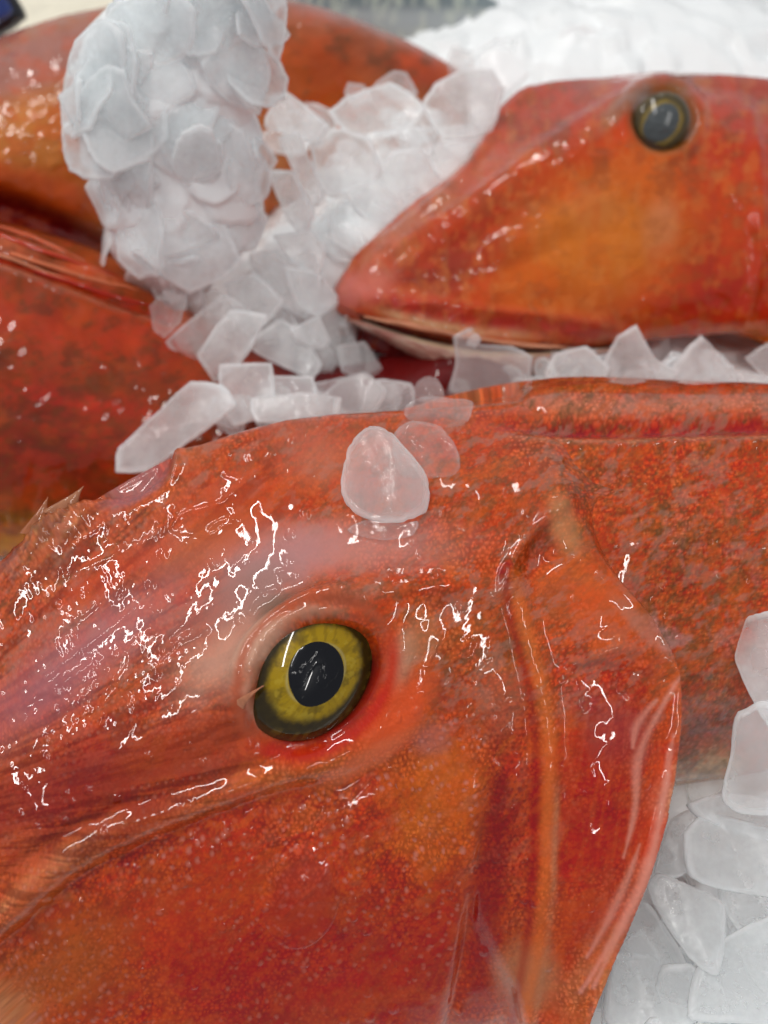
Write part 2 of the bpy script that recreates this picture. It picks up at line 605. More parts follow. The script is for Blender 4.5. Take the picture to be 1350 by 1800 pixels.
def hexgrain(X, Y, sp, size, seed, jit=0.6):
    rw = np.floor(Y / (sp * 0.87))
    k = X / sp + 0.5 * (rw % 2)
    kc = np.floor(k)
    h1 = _h(rw, kc, seed); h2 = _h(rw, kc, seed + 5); h3 = _h(rw, kc, seed + 9)
    ax = (k - kc - 0.5 + jit * (h1 - 0.5)) * sp
    ay = (Y / (sp * 0.87) - rw - 0.5 + jit * (h2 - 0.5)) * sp * 0.87
    q = np.hypot(ax, ay) / (size * (0.55 + 0.8 * h3))
    return np.clip(1 - q * q, 0, 1) ** 1.3, h3


def relief1(L, trunk=False):
    X, Y = L.X, L.Y
    F = L.face
    W = WOB(L)
    h = np.zeros(X.shape)
    masks = {}

    def ridge(pts, wd, ht, taper=0.5):
        d, t = seg_dist(X, Y, smooth_pts(pts, 5), reach=wd * 3.2)
        return ht * np.exp(-(d / wd) ** 2) * (1 - taper * np.abs(2 * t - 1) ** 2)

    ed, et = seg_dist(X, Y, EDGE)
    right = -ed
    masks['right'] = right; masks['et'] = et
    eye = ell(X, Y, EYE1[0], EYE1[1], 122, 94, -44)
    masks['eye'] = eye
    if not trunk:
        # gill cover: stands off the trunk behind it
        depth = np.interp(et, [0, .1, .2, .3, .42, .5, .62, 1], [.35, .35, .4, .55, .8, 1.4, 3.2, 5])
        wid = np.interp(et, [0, .2, .35, .45, 1], [120, 80, 30, 9, 7])
        h -= depth * sst(0, 1, right / wid) * sst(.46, .40, et)
        h += 0.07 * np.exp(-(right / 16) ** 2) * sst(.3, .45, et) * (right < 0)
        # eye socket, brow and lids
        ul = sst(20, -60, (X - 553) * 0.62 + (Y - 1190) * 0.78)
        eyeS = eye + .17 * ul
        h += -0.36 * (1 - sst(0.82, 1.14, eyeS)) * F
        h += 0.12 * np.exp(-((eyeS - 1.24) / 0.11) ** 2) * ul
        h += 0.16 * np.exp(-((eye - 1.3) / 0.17) ** 2) * sst(20, -60, (X - 553) * 0.62 + (Y - 1190) * 0.78)
        h += ridge([(432, 1215), (452, 1150), (520, 1080), (600, 1040), (690, 1035), (790, 1030)], 22, 0.13, .3)
        h += -0.03 * np.exp(-((eye - 1.14) / 0.07) ** 2)
        h += 0.06 * np.exp(-((eye - 1.42) / 0.2) ** 2) * sst(-20, 60, (X - 553) * 0.62 + (Y - 1190) * 0.78)
        # the ridge under the eye, running down to the snout
        rp = [(-120, 1700), (0, 1612), (90, 1535), (170, 1480), (330, 1410), (470, 1360), (600, 1330), (700, 1270), (745, 1190)]
        d, t = seg_dist(X, Y, smooth_pts(rp, 4))
        h += 0.17 * np.exp(-(d / 34) ** 2) * np.interp(t, [0, .5, .8, 1], [1, 1, .7, .3])
        h -= 0.10 * np.exp(-((d - 46) / 22) ** 2) * np.interp(t, [0, .5, 1], [1, 1, .3])
        masks['sub'] = (d, t)
        g = [(-60, 1590), (60, 1500), (190, 1432), (330, 1385), (470, 1335), (560, 1300)]
        h += ridge(g, 14, -0.09, .2)
        # cheek: a soft swelling, and the strip before the gill cover
        h += 0.10 * np.exp(-ell(X, Y, 620, 1600, 300, 190) ** 2)
        h += 0.16 * np.exp(-ell(X, Y, 1075, 1400, 80, 230, 8) ** 2)
        pre = [(905, 1010), (930, 1120), (955, 1220), (965, 1330), (960, 1480), (952, 1620), (930, 1760), (915, 1850)]
        d2, t2 = seg_dist(X, Y, smooth_pts(pre, 3))
        h += (0.038 + .03 * (W - .5)) * np.exp(-(d2 / 20) ** 2)
        h -= 0.035 * np.exp(-((d2 + 30) / 18) ** 2)
        h -= 0.04 * np.exp(-((d2 - 34) / 16) ** 2)
        masks['pre'] = d2
        st = [(845, 1330), (840, 1450), (820, 1560), (800, 1680), (770, 1820)]
        d3, _ = seg_dist(X, Y, smooth_pts(st, 3))
        h += 0.07 * sst(-16, 16, d3) * sst(150, 30, d3) * sst(1300, 1420, Y) - sst(1300, 1420, Y) * 0.06 * np.exp(-((d3 + 14) / 12) ** 2)
        masks['strip'] = d3
        for pp in () and ([(890, 1060), (905, 1140), (930, 1230)], [(860, 1060), (850, 1150), (870, 1260)], [(810, 1090), (800, 1180), (790, 1260)]):
            h += ridge(pp, 14, 0.05)
        # folds and lobe behind the nape
        h += ridge([(880, 1040), (905, 980), (950, 920), (1000, 880)], 13, 0.10, .2)
        h -= 0.20 * np.exp(-ell(X, Y, 948, 975, 28, 46, 20) ** 2)
        h += ridge([(985, 900), (1000, 960), (1060, 1010), (1130, 1080)], 24, 0.10, .3)
        h += 0.10 * np.exp(-ell(X, Y, 1060, 1080, 70, 60, 40) ** 2)
        h -= ridge([(1000, 1180), (1060, 1175), (1130, 1190), (1180, 1200)], 12, 0.06)
        h += ridge([(1010, 1170), (1080, 1140), (1150, 1150), (1194, 1184)], 12, 0.06)
        # pleats of the gill membrane along the free edge
        strips = [[(1190, 1190), (1150, 1260), (1115, 1330), (1110, 1420), (1090, 1500)], [(1150, 1230), (1115, 1270), (1105, 1310)],
                  [(1180, 1290), (1160, 1400), (1130, 1520), (1070, 1650), (1020, 1740)], [(1120, 1480), (1080, 1580), (1030, 1680)],
                  [(1170, 1360), (1140, 1500), (1080, 1640), (1040, 1730)]]
        for pp in strips:
            h += ridge(pp, 9, 0.02, .6)
        masks['strips'] = strips
        # nape and forehead
        h += ridge([(690, 1030), (780, 1020), (870, 1030)], 20, 0.025)
        h -= ridge([(330, 1010), (480, 960), (640, 950), (760, 985)], 30, 0.05)
        # far eye: hollow, its rim and corner
        h -= 0.30 * np.exp(-ell(X, Y, 235, 838, 62, 30, -32) ** 2)
        h += 0.13 * np.exp(-ell(X, Y, 318, 782, 24, 40, 15) ** 2)
        h += ridge([(320, 770), (312, 810), (295, 850)], 9, 0.07, .4)
        h += (0.30 + .25 * (fbm(X / 14, Y / 14, 15, 2) - .5)) * np.exp(-ell(X, Y, 95, 905, 85, 40, -42) ** 2)
    else:
        h -= 0.35 * sst(10, 70, -right)
    # dorsal groove and its spiny shoulder
    dg = [(820, 735), (950, 748), (1100, 752), (1400, 745)]
    d4, t4 = seg_dist(X, Y, smooth_pts(dg, 4))
    h -= 0.16 * np.exp(-(d4 / 15) ** 2) * sst(0.0, .3, t4)
    h += 0.08 * np.exp(-((d4 - 34) / 12) ** 2) * sst(0.25, .6, t4) * (0.5 + fbm(X / 14, Y / 30, 41, 2))
    masks['groove'] = (d4, t4)
    big = fbm(X / 120, Y / 120, 11, 3) - 0.5
    h += 0.10 * big
    h += 0.004 * (fbm(X / 26, Y / 26, 12, 2) - 0.5)
    # --- fine relief ---------------------------------------------------
    fine = np.zeros(X.shape)
    off = sst(1.2, 1.5, eye)
    if not trunk:
        cheek = sst(30, 70, masks['sub'][0]) * sst(8, -12, -masks['strip'] * 0 + (X - np.interp(Y, [1200, 1330, 1450, 1560, 1680, 1820], [900, 845, 840, 820, 800, 770])))
        cheek = cheek * sst(1250, 1330, Y + (X - 600) * 0.2)
        g1, r1 = rows(X + 30 * (fbm(X / 120, Y / 120, 6, 2) - .5), Y + 30 * (fbm(X / 120, Y / 120, 7, 2) - .5), 850, 1290, 0.045, 12.5, 5.0, 380, 3, .8)
        patch = sst(0.38, 0.52, fbm(X / 110, Y / 110, 91, 2))
        g1 = g1 * cheek * (0.25 + 0.75 * patch)
        fine += 0.020 * g1
        masks['g1'] = g1; masks['r1'] = r1
        snout = sst(40, 5, masks['sub'][0]) * sst(560, 430, X - (Y - 1150) * -0.1) * off * sst(880, 960, Y + X * 0.25)
        g2, r2 = rows(X, Y, -400, 1510, 0.030, 15.0, 4.6, 520, 13)
        g2 = g2 * snout * sst(440, 300, X) * (0.2 + 0.8 * sst(.42, .55, fbm(X / 90, Y / 70, 92, 2)))
        fine += 0.016 * g2
        masks['g2'] = g2
        th = np.arctan2(Y - 1510, X + 400); rr = np.hypot(X + 400, Y - 1510)
        streak = fbm(th * 62, rr / 95, 31, 4, .55)
        fine += (0.012 + .022 * np.exp(-ell(X, Y, 100, 1200, 330, 170, -32) ** 2)) * (streak - .5) * snout
        masks['streak'] = streak; masks['snout'] = snout
        top = sst(860, 800, Y - np.abs(X - 520) * 0.02) * sst(290, 330, X) * sst(1000, 860, X)
        g3, r3 = hexgrain(X, Y, 13, 5, 23)
        fine += 0.014 * g3 * top * (0.3 + .7 * sst(.4, .55, fbm(X / 60, Y / 60, 93, 2)))
        strip = sst(-4, 10, -masks['strip']) * sst(4, -10, masks['pre'] * -1 - 0) if False else sst(0, 16, X - np.interp(Y, [1200, 1330, 1450, 1560, 1680, 1820], [850, 845, 840, 820, 800, 770])) * sst(0, -14, X - np.interp(Y, [1010, 1220, 1480, 1620, 1850], [890, 935, 940, 930, 900]))
        strip = strip * sst(1180, 1260, Y)
        g4, r4 = hexgrain(X, Y * 0.9, 12, 4.4, 27, .45)
        fine += 0.013 * g4 * strip
        masks['g4'] = g4 * strip
        opz = sst(975, 1000, X) * sst(0, -60, right) * sst(1230, 1330, Y)
        g5, r5 = rows(X, Y, 985, 1180, 0.05, 15, 4.2, 330, 33, .5)
        masks['g5'] = g5 * opz
        fine += 0.010 * g5 * opz * sst(.45, .6, fbm(X / 80, Y / 80, 94, 2))
        # skin between eye and nape: fine scaly wrinkles fanning to the nape
        fan = sst(620, 720, X) * sst(1010, 930, X) * sst(800, 850, Y) * sst(1230, 1120, Y)
        th3 = np.arctan2(Y - 1000, X - 960); r3_ = np.hypot(X - 960, Y - 1000)
        fine += 0.02 * (fbm(th3 * 20, r3_ / 30, 51, 3) - .5) * fan
    else:
        fine += 0.03 * (fbm(X / 9, Y / 9, 61, 3, .6) - .5)
        g6, r6 = hexgrain(X, Y, 12, 5, 67)
        fine += 0.010 * g6
    gs, _ = hexgrain(X + 14 * (W - .5), Y + 14 * (WOB(L) - .5), 9.5, 5, 29, .7)
    fine += .006 * gs * (.3 + .7 * sst(.42, .6, fbm(X / 70, Y / 70, 95, 2)))
    masks['gs'] = gs
    zone = np.exp(-ell(X, Y, 130, 1150, 270, 120, -32) ** 2) + np.exp(-ell(X, Y, 170, 950, 190, 60, -32) ** 2) + .8 * np.exp(-ell(X, Y, 420, 830, 120, 50, -20) ** 2) + .25 * np.exp(-ell(X, Y, 870, 1230, 140, 110) ** 2) + .5 * np.exp(-ell(X, Y, 420, 1580, 190, 130) ** 2)
    zone = np.clip(zone, 0, 1)
    # --- the water and slime lying on the skin: shallow pools with rounded rims ----
    wx = X + 42 * (fbm(X / 70, Y / 70, 71, 3) - .5); wy = Y + 42 * (fbm(X / 70, Y / 70, 72, 3) - .5)
    n1 = fbm((wx * .84 - wy * .54) / 135, (wx * .54 + wy * .84) / 64, 73, 3, .42)
    zone2 = np.clip(zone + np.exp(-ell(X, Y, 560, 1440, 300, 120, -20) ** 2) + .6 * np.exp(-ell(X, Y, 970, 1240, 220, 150) ** 2) + .05, 0, 1)
    if trunk:
        zone2 = zone2 * .15
    film = sst(.52, .545, n1) * 0.013 * zone2 + (.004 if trunk else .011) * (fbm(X / 95, Y / 80, 79, 2) - .5)
    n2 = fbm(wx / 24, wy / 20, 75, 2, .5)
    film += sst(.60, .66, n2) * 0.004 * zone
    dr_, rd = hexgrain(X + 9, Y + 4, 46, 7.5, 77, .9)
    film += 0.020 * np.sqrt(np.clip(dr_, 0, 1)) * (rd > .72)
    for pts, wd, ht in FILM:
        d, t = seg_dist(X, Y, smooth_pts(pts, 5), reach=wd * 3.2)
        film += 1.25 * ht * np.exp(-(d / (wd * 1.15)) ** 2) * sst(0, .06, t) * sst(1, .94, t)
    # a melted lens of ice on the cheek
    ln = ell(X, Y, 528, 1572, 66, 92, 12)
    film += 0.06 * np.sqrt(np.clip(1 - ln ** 2, 0, 1))
    masks['lens'] = ln
    fine = fine * (1 - 0.8 * sst(1.05, .9, ln))
    masks['film'] = film
    off2 = sst(.9, 1.1, eye)
    masks['grain'] = fine * off2 * F * .7
    dry = np.clip(zone * .28 + .05 + (.22 * cheek if not trunk else 0), 0, 1)
    L.push((h + (fine * dry + film * (0.35 + 0.65 * F)) * off2) * np.clip(F * 1.4, 0, 1))
    if not trunk:
        kf = sst(.40, .46, et) * (right > 0) * np.clip(F * 2, 0, 1)
        right = np.clip(right, -1e4, 80)
        L.P = L.P - (kf * right * .0096 * 1.7)[..., None] * np.array([.97, -.14, -.23]) - L.N * (kf * (.05 * sst(0, 6, right) + .004 * right))[..., None]
    return masks


FILM = [
    ([(400, 800), (430, 801), (470, 795), (479, 802), (458, 828), (430, 842), (405, 838), (388, 832)], 4.5, .016),
    ([(412, 845), (416, 860), (395, 882), (360, 894), (330, 901), (311, 915), (304, 931), (335, 936), (370, 941), (392, 925), (412, 918), (398, 914), (378, 922), (362, 938)], 4.5, .017),
    ([(553, 830), (575, 824), (592, 820), (606, 828), (584, 836), (560, 836), (551, 830)], 4, .013),
    ([(300, 1130), (328, 1107), (352, 1103), (361, 1110), (338, 1126), (306, 1133)], 4.5, .015),
    ([(437, 1083), (446, 1058), (470, 1042), (490, 1033)], 5.5, .017),
    ([(485, 1008), (500, 1004), (518, 1008), (512, 1016), (490, 1016)], 4, .012),
    ([(556, 1033), (580, 1022), (612, 1018), (640, 1022)], 4, .012),
    ([(455, 1335), (500, 1318), (560, 1297), (612, 1268), (645, 1225), (668, 1180), (678, 1150)], 4, .013),
    ([(480, 1465), (510, 1452), (540, 1440), (556, 1425), (562, 1408), (585, 1402), (612, 1398), (645, 1372), (690, 1345)], 4, .014),
    ([(452, 1490), (480, 1478), (520, 1470), (548, 1464), (560, 1484), (574, 1484), (577, 1510), (552, 1548), (530, 1568), (508, 1590), (490, 1615)], 3.6, .013),
    ([(238, 1520), (268, 1492), (308, 1470), (330, 1472), (342, 1480)], 4, .013),
    ([(300, 1545), (315, 1540), (328, 1556)], 4, .013),
    ([(700, 1140), (705, 1165), (712, 1190), (708, 1200)], 3.5, .012),
    ([(730, 1150), (745, 1170), (800, 1160), (830, 1140)], 3.5, .012),
    ([(1015, 1205), (1018, 1240), (1024, 1246), (1032, 1225)], 4, .014),
    ([(880, 1440), (900, 1420), (900, 1460), (885, 1480), (870, 1475)], 3.5, .011),
    ([(1110, 1205), (1095, 1210), (1102, 1225), (1118, 1218), (1130, 1200)], 3.5, .012),
    ([(160, 1240), (185, 1215), (200, 1190), (215, 1160), (210, 1150)], 5, .016),
    ([(175, 1280), (178, 1260), (195, 1245), (235, 1240)], 5, .016),
    ([(70, 1200), (120, 1160), (160, 1130), (215, 1090), (255, 1060)], 5, .015),
    ([(20, 1255), (60, 1225), (120, 1195), (170, 1160)], 5, .015),
    ([(120, 1010), (180, 985), (240, 960), (290, 935)], 4.5, .014),
    ([(130, 905), (155, 885), (190, 858)], 4.5, .014),
    ([(915, 1010), (905, 1030), (890, 1055), (895, 1090)], 3.5, .012),
]


def paint1(L, m, trunk=False):
    X, Y = L.X, L.Y
    p = Paint(L, (198, 80, 42))
    W = WOB(L)
    # broad fields of colour
    B = p.blob
    if not trunk:
        B(120, 1000, 300, 110, -35, (190, 92, 58), .8)
        B(150, 1230, 330, 150, -32, (172, 66, 50), .85)
        B(120, 1400, 330, 90, -18, (142, 44, 38), .85)
        B(330, 1300, 130, 60, -25, (178, 82, 48), .6)
        B(430, 880, 180, 90, -20, (206, 84, 42), .7)
        B(500, 740, 260, 50, -5, (206, 92, 56), .7)
        B(330, 790, 40, 40, 0, (214, 116, 78), .6)
        B(230, 835, 90, 30, -30, (200, 78, 56), .8)
        B(260, 850, 40, 16, -30, (170, 130, 140), .5)
        B(100, 915, 90, 60, -42, (186, 132, 88), .85)
        B(560, 960, 260, 55, 0, (192, 100, 80), .75)
        B(440, 1040, 80, 60, -40, (150, 108, 92), .7)
        B(390, 1160, 110, 55, -40, (188, 122, 92), .75)
        B(450, 1140, 30, 70, 40, (205, 160, 130), .7)
        B(480, 1060, 40, 22, -20, (128, 104, 82), .6)
        B(620, 1050, 90, 22, -8, (196, 128, 104), .6)
        B(720, 1100, 90, 70, 0, (206, 86, 42), .7)
        B(705, 1165, 22, 60, 15, (196, 132, 96), .75)
        B(690, 1260, 110, 50, -45, (226, 84, 44), .9)
        B(640, 1320, 120, 35, -35, (226, 106, 66), .8)
        B(800, 1130, 110, 90, 0, (196, 84, 44), .6)
        B(820, 900, 130, 60, -10, (196, 74, 38), .6)
        B(860, 980, 130, 40, -20, (200, 96, 56), .6)
        # cheek
        B(450, 1600, 520, 230, -10, (184, 56, 26), .9)
        B(640, 1720, 420, 150, 0, (166, 38, 20), .8)
        B(80, 1700, 180, 130, -30, (168, 76, 38), .8)
        B(10, 1790, 70, 60, 0, (206, 158, 116), .8)
        B(780, 1400, 80, 130, 10, (204, 92, 36), .75)
        B(740, 1420, 50, 90, 20, (206, 108, 40), .5)
        B(780, 1250, 80, 70, 20, (196, 74, 36), .6)
        B(560, 1480, 100, 60, 0, (190, 58, 34), .5)
        # strip, gill cover
        B(880, 1550, 60, 330, 5, (172, 56, 42), .8)
        B(860, 1500, 26, 240, 6, (140, 34, 36), .6)
        B(920, 1730, 70, 120, 10, (176, 78, 54), .8)
        B(930, 1700, 45, 70, 0, (178, 112, 76), .6)
        B(1060, 1400, 110, 300, 8, (194, 54, 28), .9)
        B(1040, 1390, 60, 190, 5, (170, 44, 28), .6)
        B(1080, 1280, 70, 80, 0, (160, 58, 52), .7)
        B(1020, 1230, 40, 30, 0, (168, 84, 84), .5)
        B(1150, 1380, 40, 170, 10, (214, 66, 34), .7)
        B(1060, 1600, 60, 120, 18, (196, 76, 54), .6)
        B(1010, 1760, 60, 90, 20, (206, 96, 56), .7)
        B(1030, 1700, 30, 90, 18, (214, 140, 90), .5)
        B(1060, 1070, 120, 80, 40, (212, 88, 46), .85)
        B(960, 1100, 60, 70, 20, (206, 96, 50), .7)
        B(950, 970, 26, 44, 20, (176, 64, 38), .7)
        B(1000, 930, 30, 60, -20, (196, 130, 84), .6)
        B(930, 1200, 50, 60, 0, (186, 96, 60), .5)
        B(1040, 1180, 90, 40, 10, (196, 58, 36), .8)
        # lines
        d, t = m['sub']
        p.over(.85 * np.exp(-(d / 30) ** 2) * np.interp(t, [0, .45, .7, 1], [.9, 1, .9, .5]), (212, 116, 66))
        p.over(.6 * np.exp(-((d + 14) / 12) ** 2) * (t < .42), (214, 150, 110))
        p.over(.75 * np.exp(-((d + 44) / 14) ** 2), (146, 40, 24))
        p.over(.6 * np.exp(-((d - 50) / 20) ** 2), (150, 44, 20))
        p.over(.8 * np.exp(-(m['pre'] / 14) ** 2), (216, 104, 52))
        p.over(.55 * np.exp(-((m['pre'] + 14) / 7) ** 2) * sst(1350, 1420, Y), (196, 150, 112))
        p.over(.7 * np.exp(-((m['pre'] - 22) / 9) ** 2), (168, 34, 26))
        p.over(.6 * np.exp(-((m['strip'] + 6) / 16) ** 2) * sst(1250, 1350, Y), (206, 90, 40))
        for q in ([(905, 1060), (935, 1160), (955, 1250)], [(1000, 1000), (1060, 1040), (1120, 1090)]):
            p.line(q, 14, (218, 120, 60), .6, wob=.6)
        for q in ([(850, 1060), (845, 1160), (850, 1300)], [(800, 1090), (780, 1200)], [(895, 1120), (900, 1240), (880, 1330)]):
            p.line(q, 9, (128, 70, 44), .5, wob=.8)
        for q in m['strips']:
            p.line(q, 9.5, (228, 138, 116), .8, taper=.6, wob=.7)
        p.over(.75 * np.exp(-((m['right'] + 5) / 5) ** 2) * sst(1150, 1250, Y), (226, 130, 100))
        p.line([(1050, 1790), (1060, 1700), (1080, 1620)], 8, (226, 150, 90), .6)
    # trunk
    R = m['right']
    tz = sst(-60, 40, R) if not trunk else np.ones_like(X)
    keep = p.C.copy()
    B(1150, 850, 350, 120, 0, (200, 72, 34), .9)
    B(1250, 1000, 200, 140, 0, (186, 60, 32), .8)
    B(1290, 830, 120, 60, 0, (206, 64, 30), .6)
    B(1240, 1180, 60, 90, 0, (160, 74, 56), .8)
    B(1240, 1290, 70, 60, 0, (148, 96, 92), .8)
    B(1220, 1370, 90, 50, -25, (200, 150, 104), .95)
    B(1250, 1340, 40, 30, -25, (212, 130, 64), .7)
    B(1180, 930, 70, 30, 0, (206, 110, 52), .5)
    B(880, 760, 140, 50, 0, (190, 74, 44), .6)
    sp = fbm(X / 17, Y / 17, 81, 4, .6)
    p.over(.55 * sst(.54, .68, sp), (120, 84, 48))
    p.over(.5 * sst(.58, .7, fbm(X / 10, Y / 13, 83, 3)), (216, 84, 36))
    p.over(.35 * sst(.62, .72, fbm(X / 7, Y / 7, 86, 2)), (226, 130, 76))
    B(1225, 1375, 95, 42, -25, (216, 170, 128), .9)
    B(1235, 1300, 60, 36, 0, (150, 104, 100), .6)
    p.C = keep * (1 - tz[..., None]) + p.C * tz[..., None]
    # dorsal groove
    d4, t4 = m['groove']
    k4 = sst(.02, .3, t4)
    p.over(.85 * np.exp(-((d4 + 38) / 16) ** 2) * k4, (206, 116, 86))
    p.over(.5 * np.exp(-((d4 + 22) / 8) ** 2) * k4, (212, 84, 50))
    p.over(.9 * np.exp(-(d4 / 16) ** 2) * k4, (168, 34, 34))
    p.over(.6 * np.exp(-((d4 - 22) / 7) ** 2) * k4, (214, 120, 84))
    p.line([(1105, 775), (1200, 772), (1350, 768)], 5, (206, 170, 130), .5, wob=1)
    # slime
    sl = fbm(X / 22, Y / 22, 88, 3)
    # --- mottling ---------------------------------------------------------
    C0 = p.C.copy()
    mo = fbm(X / 60, Y / 60, 101, 5, .6)
    p.mul(1 + .9 * (mo - .5))
    p.over(.32 * sst(.52, .68, fbm(X / 75, Y / 60, 103, 4)), (216, 62, 28))
    hb = fbm(X / 30, Y / 24, 105, 5, .65)
    headtop = sst(1250, 1050, Y + .0 * X) if not trunk else 1
    p.over(.36 * sst(.54, .68, hb) * headtop, (112, 86, 54))
    p.over(.30 * sst(.55, .68, hb) * (1 - headtop), (140, 62, 30))
    ax = X * .86 - Y * .5; ay = X * .5 + Y * .86
    wv = 60 * (fbm(X / 90, Y / 90, 141, 3) - .5)
    def vary(sx, sy, seed, lo, hi, rgb, a):
        p.over(a * sst(lo, hi, fbm((ax + wv) / sx, (ay - wv) / sy, seed, 5, .6)), rgb)
    vary(120, 60, 143, .50, .64, (222, 60, 22), .55)
    vary(90, 50, 147, .52, .66, (214, 118, 52), .5)
    if not trunk:
        vary(70, 36, 151, .53, .68, (150, 92, 78), .5 * (1 - .6 * sst(1250, 1350, Y)))
        vary(46, 22, 155, .55, .68, (112, 84, 50), .5 * (1 - .75 * sst(1200, 1300, Y)))
        vary(50, 30, 159, .56, .70, (130, 24, 20), .5 * sst(1250, 1400, Y))
    vary(26, 13, 163, .54, .68, (228, 104, 56), .4)
    gr = fbm(X / 5.5, Y / 5.5, 107, 2)
    p.mul(1 + .34 * (gr - .5))
    p.over(.28 * sst(.64, .74, fbm(X / 6.5, Y / 6.5, 109, 2)), (96, 46, 30))
    p.over(.22 * m['gs'] * sst(.45, .6, fbm(X / 60, Y / 60, 110, 2)), (226, 124, 84))
    p.C = C0 * .42 + p.C * .58
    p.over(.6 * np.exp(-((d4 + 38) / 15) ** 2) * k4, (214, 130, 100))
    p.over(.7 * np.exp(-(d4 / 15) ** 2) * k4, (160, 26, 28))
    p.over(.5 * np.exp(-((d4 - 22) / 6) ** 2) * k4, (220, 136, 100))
    slm = fbm(X / 34, Y / 60, 89, 4, .6)
    p.over(.55 * sst(.52, .66, slm) * np.exp(-ell(X, Y, 1240, 1040, 90, 130, 15) ** 2), (190, 140, 132))
    p.over(.65 * (1 - sst(.3, 1.3, ell(X, Y, 1168, 1112, 46, 26, 45) + 1.8 * (sl - .5))), (194, 150, 146))
    B(1225, 1375, 95, 42, -25, (222, 180, 140), .7)
    p.over(tz * .45 * sst(.55, .68, fbm(X / 13, Y / 17, 84, 4, .6)), (104, 78, 44))
    gm = .35 + .65 * sst(.42, .58, fbm(X / 85, Y / 70, 112, 3))
    p.mul(1 + .60 * (m['gs'] - .38) * gm)
    up = 1 if trunk else 1 - .7 * sst(1180, 1320, Y)
    p.over(.5 * up * sst(.52, .66, fbm(ax / 15, ay / 8, 113, 4, .65)), (112, 82, 56))
    p.over(.42 * up * sst(.54, .68, fbm(ax / 40, ay / 20, 114, 4, .65)), (176, 128, 112))
    p.over(.35 * sst(.57, .68, fbm(ax / 22, ay / 14, 116, 4, .65)), (222, 96, 44))
    if not trunk:
        p.over(.55 * sst(.5, .64, m['streak']) * m['snout'], (120, 48, 40))
        p.over(.40 * sst(.52, .4, m['streak']) * m['snout'], (206, 92, 66))
        p.over(.55 * m['g1'] * sst(.2, .8, m['r1']), (216, 142, 130))
        p.over(.30 * m['g5'], (220, 120, 90))
        p.over(.30 * m['g2'], (216, 140, 120))
        p.over(.45 * m['g4'], (120, 44, 42))
        p.over(.55 * (1 - sst(.6, 1.05, m['lens'])), (170, 66, 56))
        # what stands out over the mottling: slime, bare bone, blood, and a painted sheen on the snout
        B(560, 962, 250, 50, -2, (212, 142, 132), .75, edge=.85)
        B(480, 1000, 120, 50, -28, (192, 138, 138), .7, edge=.85)
        B(440, 1045, 90, 54, -42, (166, 132, 124), .8, edge=.8)
        B(400, 1150, 110, 54, -42, (214, 158, 136), .8, edge=.85)
        B(360, 1090, 120, 40, -36, (184, 112, 100), .55, edge=.85)
        B(452, 1135, 26, 66, 42, (222, 184, 160), .8)
        B(485, 1068, 44, 20, -30, (116, 96, 78), .6)
        B(560, 800, 80, 56, 0, (200, 120, 98), .55, edge=.85)
        B(420, 900, 120, 50, -25, (210, 78, 34), .5, edge=.8)
        B(350, 960, 110, 40, -30, (196, 96, 50), .5)
        B(170, 1130, 200, 60, -35, (200, 130, 132), .55, edge=.85)  # this and the next: lilac-grey ceiling sheen painted into the snout colour
        B(60, 1230, 150, 56, -35, (176, 106, 114), .5, edge=.85)
        B(240, 850, 70, 22, -32, (168, 120, 128), .6)
        B(200, 1010, 120, 26, -28, (206, 70, 44), .5)
        B(90, 1390, 280, 70, -18, (134, 40, 38), .6, edge=.8)
        B(330, 1310, 150, 40, -22, (168, 66, 40), .45)
        B(230, 1440, 140, 22, -25, (120, 30, 28), .5)
        B(705, 1160, 26, 64, 15, (210, 152, 120), .75)
        B(745, 1120, 30, 50, 0, (200, 130, 92), .5)
        B(700, 1250, 100, 44, -50, (236, 92, 50), .8)
        B(650, 1330, 100, 22, -30, (232, 120, 80), .6)
        B(760, 1300, 40, 30, -30, (176, 120, 120), .35)
        B(560, 1700, 460, 150, -4, (170, 36, 16), .5, edge=.8)
        B(330, 1580, 160, 70, -25, (200, 70, 30), .4, edge=.8)
        B(120, 1700, 140, 80, -30, (176, 92, 46), .5, edge=.8)
        B(770, 1420, 60, 120, 12, (214, 100, 38), .3, edge=.85)
        B(860, 1560, 30, 220, 6, (136, 30, 34), .55)
        B(930, 1715, 60, 60, 0, (184, 124, 88), .6)
        B(1060, 1420, 80, 240, 8, (180, 38, 20), .5, edge=.8)
        B(1085, 1285, 60, 60, 0, (160, 66, 66), .55, edge=.8)
        B(1155, 1400, 26, 150, 10, (226, 60, 32), .5, edge=.8)
        B(1060, 1070, 110, 60, 40, (222, 98, 50), .55, edge=.8)
        B(1120, 1100, 70, 14, 45, (196, 130, 110), .5)
        B(990, 920, 26, 60, -20, (206, 150, 104), .5)
        B(880, 1230, 46, 60, 0, (180, 106, 84), .4)
        p.over(.45 * np.exp(-((m['pre'] + 14 * (W - .5)) / 12) ** 2), (224, 112, 56))
        p.over(.45 * np.exp(-((m['pre'] - 22) / 9) ** 2), (150, 26, 22))
        for q in m['strips']:
            p.line(q, 8, (232, 150, 130), .6, taper=.6, wob=.8)
        stri = fbm(X / 9 + Y / 60, Y / 140, 131, 3)
        opm = sst(970, 1010, X) * sst(0, -30, m['right']) * sst(1180, 1260, Y)
        p.over(.12 * opm * sst(.52, .66, stri), (222, 110, 74))
        p.over(.10 * opm * sst(.5, .36, stri), (150, 34, 24))
        # eye surround
        e = m['eye']
        lower = sst(-20, 60, (X - 553) * .62 + (Y - 1190) * .78)
        p.over(.85 * (1 - sst(1.02, 1.22, e)) * lower, (140, 40, 24))
        p.over(.85 * np.exp(-((e - 1.25) / .14) ** 2) * lower, (204, 48, 26))
